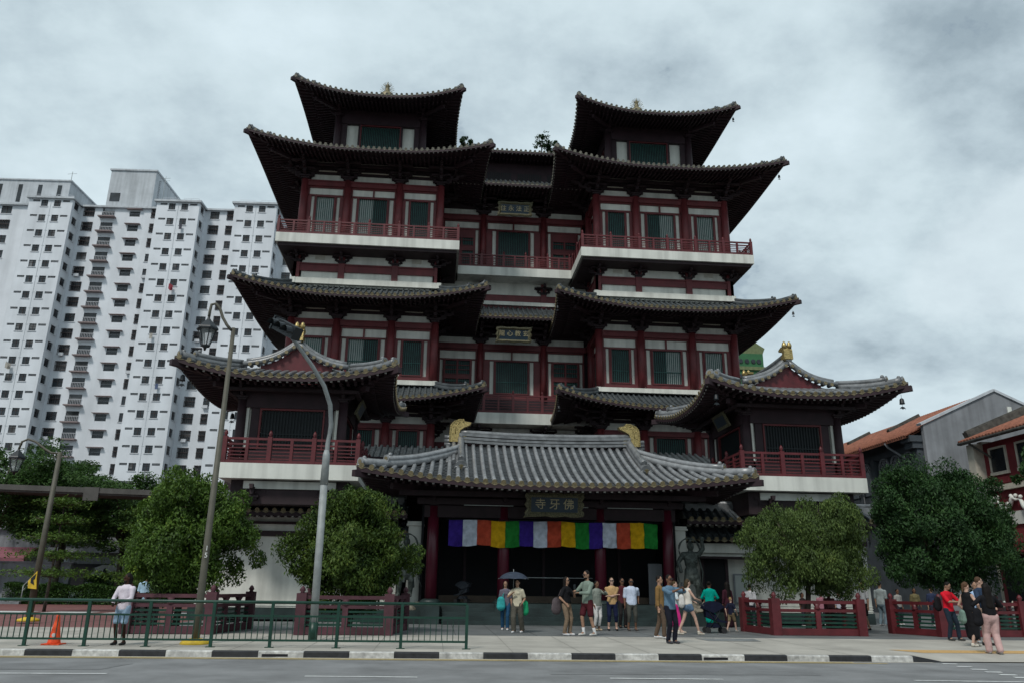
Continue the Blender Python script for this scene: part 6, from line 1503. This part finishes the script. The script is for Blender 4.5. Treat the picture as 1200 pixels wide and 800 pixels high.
# 14 pushchair
def pushchair(x, y, rz, lab, cm_, z=None, s=1.):
    t = thing('pushchair', (x, y, gz(x, y) if z is None else z), lab, 'pushchair', None, rz); Tl = local(t); T2 = lambda p: Tl((p[0]*s, p[1]*s, p[2]*s))
    b = MB(T2)
    for e in (-.22, .22): b.tube([(-.45, e, 1.0), (-.2, e, .75), (.25, e, .16)], .014, 6); b.tube([(-.25, e, .14), (.05, e, .5), (.2, e, .78)], .014, 6)
    b.tube([(-.45, -.22, 1.0), (-.45, .22, 1.0)], .018, 6); b.tube([(.25, -.22, .16), (.25, .22, .16)], .012, 6); b.build('frame', 'black', t)
    b = MB(T2); n = 8
    arc = [(-.02+.42*math.cos(PI*(.15+.75*k/n)), .72+.38*math.sin(PI*(.15+.75*k/n))) for k in range(n+1)]
    for (xa, za), (xb, zb) in zip(arc, arc[1:]): b.quad((xa, -.25, za), (xb, -.25, zb), (xb, .25, zb), (xa, .25, za), smooth=True)
    for e in (-.25, .25): c_ = b.v((-.02, e, .68)); pp = [b.v((a, e, z_)) for a, z_ in arc]; [b.f([c_, pp[i], pp[i+1]]) for i in range(n)]
    b.build('hood', cm_, t)
    b = MB(T2); b.prism([(-.3, .55), (.15, .38), (.42, .36), (.42, .42), (.18, .46), (-.22, .95), (-.32, .9)], -.2, .2, 'y'); b.prism([(-.25, .2), (.2, .2), (.15, .34), (-.2, .34)], -.2, .2, 'y'); b.build('seat', cm_, t)
    for xx in (-.27, .3):
        for e in (-.24, .24): b = MB(T2); b.tube([(xx, e-.03, .1), (xx, e+.03, .1)], .1, 14, smooth=False); w_ = b.build('wheel', 'tyre', t)
    return t
x, y = G(836, 741); pushchair(x, y-.1, R(-5), 'navy pushchair pushed by the striding woman', cm('navy_cloth', (.008, .01, .024)), s=.92)
# 15-17
x, y = G(838, 736); person(x, y+.4, R(150), 1.66, 'woman wrapped in a long teal shawl seen from behind', 'brown', (-.15, -.2, 1.1), (.15, -.2, 1.1), top=(.0, .28, .22), sleeve=1, bottom='dress', bcol=(.0, .27, .2), hair='bun', female=True, build=1.1, shoes=(.03, .03, .03))
x, y = G(858, 735); person(x, y+.3, R(200), 1.66, 'woman in a long dark dress standing beside the teal shawl', 'brown', top=(.05, .015, .025), sleeve=.9, bottom='robe', bcol=(.03, .012, .018), hair='verylong', female=True, shoes=(.03, .03, .03))
x, y = G(845, 735); person(x, y+1.1, R(170), 1.6, 'woman in muted red blouse by the side door', 'brown', top=(.2, .06, .07), sleeve=.6, bottom='trousers', bcol=(.03, .02, .03), hair='bun', female=True)
x, y = G(856, 739.5); person(x, y-.2, R(115), 1.12, 'small fair haired child in navy shirt and khaki shorts walking', 'fair', (-.25, -.15, .95), (.25, .1, .9), ((-.1, -.22), (.1, .25)), (.012, .014, .03), .5, 'shorts', (.16, .12, .07), 'short', hcol=(.3, .19, .09), shoes=(.3, .3, .28), kid=True)
# 18 red shirt
x, y = G(1117, 750); t, hnd, m, k = person(x, y, R(20), 1.68, 'man in bright red shirt and dark jeans looking down at his phone', 'tan', (-.02, -.36, 1.16), (.14, -.34, 1.18), ((-.1, .0), (.17, -.14)), (.55, .012, .025), .6, 'trousers', (.018, .028, .042), 'short', tilt=R(28), head=R(10), shoes=(.05, .05, .05))
phone(tuple(hnd['r']+Vector((-.03, -.06, .05))), 'phone held by the man in the red shirt', R(20))
bag((x-.22, y+.16, 1.25), .28, .18, .42, cm('bag_black', (.012, .012, .014)), 'black backpack on the man in the red shirt', R(20), cat='backpack', pack=True)
# 19 black dress
x, y = G(1142, 757); t, hnd, m, k = person(x, y, R(105), 1.68, 'woman in a long black sleeveless dress with ponytail and one hand on her hip', 'fair', (-.2, -.18, 1.02), (.2, -.1, .95), ((-.08, .1), (.08, -.2)), (.01, .01, .012), 0, 'dress', (.01, .01, .012), 'pony', female=True, hcol=(.09, .05, .03), sleeveless=True, shoes=(.62, .58, .5), untuck=False)
bag((x-.28, y-.1, .95), .24, .16, .36, cm('bag_sage', (.16, .24, .2)), 'sage green bag on the back of the woman in the black dress', R(90), cat='backpack', pack=True)
# 20 navy man
x, y = G(1158, 757); person(x+.25, y+.35, R(25), 1.82, 'bearded man in navy t-shirt and sunglasses behind the woman in pink trousers', 'fair', (-.15, -.3, 1.15), (.2, -.2, 1.0), top=(.03, .05, .09), sleeve=.5, bottom='shorts', bcol=(.2, .17, .14), hair='short', beard=True, glasses=True, head=R(50), shoes=(.03, .03, .03), hcol=(.07, .04, .025))
# 21 pink trousers
x, y = G(1167, 765.5); t, hnd, m, k = person(x, y, R(172), 1.66, 'woman with long black hair in black top and wide pale pink trousers seen from behind', 'fair', (-.2, -.25, 1.2), (.2, -.22, 1.25), ((-.1, .03), (.12, -.08)), (.012, .012, .014), 1, 'wide', (.5, .33, .31), 'verylong', female=True, shoes=(.42, .38, .36), untuck=False)
bag((x-.34, y-.02, 1.0), .26, .18, .46, cm('bag_black', (.012, .012, .014)), 'black bag at the left side of the woman in pink trousers', 0)
x, y = G(1186, 757); person(x, y+1.2, R(-20), 1.7, 'person in light blue shirt at the right edge behind the pink trousers', 'tan', (-.1, -.3, 1.15), None, top=(.3, .42, .6), sleeve=.6, bcol=(.06, .06, .07))
# behind the fences on the right
x, y = G(1036, 733); person(x, y, R(120), 1.76, 'person in loose grey shirt and pale jeans walking behind the two right fences', 'tan', top=(.27, .31, .31), sleeve=.6, bcol=(.14, .19, .22), shoes=(.3, .3, .3), build=1.1)
x, y = G(1019, 738); person(x-.1, y, R(-80), 1.72, 'person in white shirt and black shorts carrying a pale strap in the fence gap', 'tan', top=(.42, .43, .44), sleeve=.5, bottom='shorts', bcol=(.02, .02, .022), shoes=(.02, .02, .02))
ppl = [(879, 733, 1.6, (.5, .5, .52), 'person in white shirt at the left end of the bright red fence', 'tan', R(150)), (940, 735, 1.3, (.03, .02, .02), 'person in black behind the fine leaved tree trunk', 'brown', R(30)), (962, 735, 1.34, (.35, .16, .2), 'person in dusty pink checked top behind the bright red fence', 'tan', R(-30)), (983, 735, 1.36, (.4, .4, .45), 'person in pale grey top behind the bright red fence', 'tan', R(0)),
       (1052, 733, 1.5, (.3, .29, .27), 'person in off-white top behind the right fence post', 'brown', R(20)), (1072, 733, 1.55, (.14, .12, .06), 'person in ochre top deep under the largest tree', 'brown', R(-20)), (1092, 733, 1.6, (.03, .04, .08), 'person in dark navy top deep under the largest tree', 'tan', R(0))]
for k, (u, v, h_, c_, lab, skn, rz) in enumerate(ppl):
    x, y = G(u, v); y = max(y, 29.6); p = at(u, 700, Y=y+1.2*(k % 3)); person(p.x, p.y, rz, h_, lab, skn, top=c_, sleeve=.6, bcol=(.03, .03, .04), female=k % 2 == 1, hair='bob' if k % 2 else 'short')

# ---------------------------------------------------------------- pushchair folded in the porch
pushchair(CX-3.55, 33.3, R(160), 'folded grey pushchair parked inside the porch by the left pillar', cm('grey_cloth', (.03, .035, .042)), z=.95, s=.75)
# ---------------------------------------------------------------- guardian statues on rocks
def statue(x, y, z, e, lab):
    t = thing('guardian_statue', (x, y, z), lab, 'statue', 'temple guardian statues'); Z = []
    h = 2.3/1.9; T = lambda p: Vector((x+e*p[0]*h, y+p[1]*h, z+.55+p[2]*h))
    c = lambda p, q, r0, r1, fx=1, fy=1: cap_mesh(Z, T(p), T(q), r0*h, r1*h, fx, fy)
    c((0, 0, .95), (0, -.02, 1.15), .16, .17, 1.15, .85); c((0, -.02, 1.15), (-.01, 0, 1.4), .18, .2, 1.25, .8); c((-.24, 0, 1.45), (.24, 0, 1.45), .1, .1); c((0, 0, 1.5), (0, -.02, 1.62), .08, .08)
    ell(Z, T((0, -.03, 1.72)), (.12*h, .13*h, .15*h)); ell(Z, T((0, .02, 1.9)), (.07*h, .07*h, .09*h)); ell(Z, T((0, -.16, 1.7)), (.03*h, .04*h, .04*h))
    c((.27, 0, 1.45), (.42, -.05, 1.65), .09, .075); c((.42, -.05, 1.65), (.38, -.1, 1.92), .075, .06); ell(Z, T((.38, -.1, 1.98)), (.08*h, .08*h, .09*h))
    c((-.27, 0, 1.45), (-.44, -.02, 1.2), .09, .075); c((-.44, -.02, 1.2), (-.4, -.12, .98), .07, .055); ell(Z, T((-.4, -.13, .92)), (.07*h, .07*h, .08*h))
    c((-.1, 0, .9), (-.2, -.08, .5), .13, .1); c((-.2, -.08, .5), (-.18, .02, .08), .1, .065); c((.1, 0, .9), (.16, -.12, .5), .13, .1); c((.16, -.12, .5), (.2, 0, .08), .1, .065)
    c((-.18, 0, .05), (-.2, -.16, .03), .06, .05); c((.2, 0, .05), (.22, -.16, .03), .06, .05)
    c((0, .0, .92), (0, -.03, .7), .2, .22, 1.2, .85); c((-.18, -.05, .75), (-.3, .0, .3), .09, .03); c((.18, -.03, .75), (.34, .02, .35), .09, .03); c((0, -.15, .85), (.03, -.16, .45), .05, .03)
    for k in range(5): a = -.3+.15*k; ell(Z, T((a*.5, -.14-.02*math.cos(a*4), 1.2+.06*(k % 2))), (.05*h, .03*h, .05*h))
    me = fuse(Z, .022, 1); me.materials.append(M['bronze']); link('figure', me, t)
    b = MB(); pts = []      # scarf ring floating behind the head
    for k in range(23): a = -.35*PI+1.7*PI*k/22; pts.append(T((.36*math.cos(a)*1., .12, 1.62+.38*math.sin(a))))
    b.tube(pts, [.035*(1+.35*math.sin(k*1.3)) for k in range(23)], 6); b.tube([T((-.3, .1, 1.35)), T((-.5, .05, 1.0)), T((-.42, .08, .6)), T((-.55, .06, .3))], [.04, .035, .03, .015], 6)
    b.tube([T((.3, .1, 1.35)), T((.42, .08, .9)), T((.36, .08, .5)), T((.48, .06, .25))], [.04, .035, .03, .015], 6); b.build('scarf', 'bronze', t)
    Z = []; rs_ = random.Random(int(x*10))
    for k in range(16): Z.append(None); Z.pop(); ell(Z, (x+rs_.uniform(-.55, .55), y+rs_.uniform(-.4, .35), z+rs_.uniform(.0, .38)), (rs_.uniform(.16, .34), rs_.uniform(.16, .3), rs_.uniform(.14, .26)), 9, 6)
    me = fuse(Z, .05, 0)
    for v in me.vertices: v.co += Vector(v.co).normalized()*0+Vector(noise.noise_vector(v.co*4))*.06
    me.polygons.foreach_set('use_smooth', [False]*len(me.polygons)); me.materials.append(M['rock']); link('rock_base', me, t)
statue(CX+5.72, 32.7, .62, 1, 'muscular bronze guardian statue on rocks right of the porch')
statue(CX-5.85, 33.0, .62, -1, 'muscular bronze guardian statue on rocks half hidden by the tree left of the porch')
# notice boards
nb_ = thing('notice_board', (13.1, 34.95, 1.2), 'small framed notice board on the pale wall right of the side door', 'notice board')
b = MB(); b.box(12.85, 13.7, 34.88, 34.92, 1.0, 2.25); b.build('frame', 'greywall', nb_); b = MB(); b.box(12.92, 13.63, 34.86, 34.878, 1.07, 2.18); b.build('notice_sheet', 'blind', nb_)
# stall at the right edge
stl = thing('stall_table', (24, 32, .2), 'cloth covered stall table with small goods at the right edge', 'stall')
p = at(1180, 715, Y=31); b = MB(); b.box(p.x, p.x+3, 31, 32.2, .2, 1.05); b.build('tablecloth', cm('grey_cloth2', (.24, .23, .23)), stl); b = MB(); b.box(p.x-.05, p.x+3.05, 30.95, 32.25, 1.05, 1.09); b.build('tabletop', 'cream', stl)
rs_ = random.Random(4)
for k in range(5):
    xx, yy = p.x+.2+.3*k, 31.2+rs_.uniform(0, .6); t_ = tag(MB(), None) if False else None
    b = MB(); b.lathe((xx, yy, 1.09), [(.05, 0), (.07, .06), (.05, .14), (.02, .2)], 8); tag(b.build('figurine', 'cream' if k % 2 else 'blind'), 'small pale trinket, number %s from the left, on the stall table at the right edge' % ['one', 'two', 'three', 'four', 'five', 'six', 'seven', 'eight', 'nine'][k], 'trinket', 'trinkets on the stall')
# rear wall of the side street under the trees
aw = thing('awning_stall', (27, 40, .2), 'shaded shopfront with goods under the maroon shophouse', 'shopfront')
b = MB(); b.box(31.35, 31.48, 31, 43, .2, 3.5); b.build('shutter', 'dark', aw)
for k, (c_, yy) in enumerate(((.3, 40.5), (.12, 38.8), (.5, 37.3), (.2, 35.6))): b = MB(); b.box(30.8, 31.3, yy-.5, yy+.5, .2, 1.3+.3*(k % 2)); b.build('goods_rack', cm('goods%d' % k, (c_, .2, .25-.05*k)), aw)
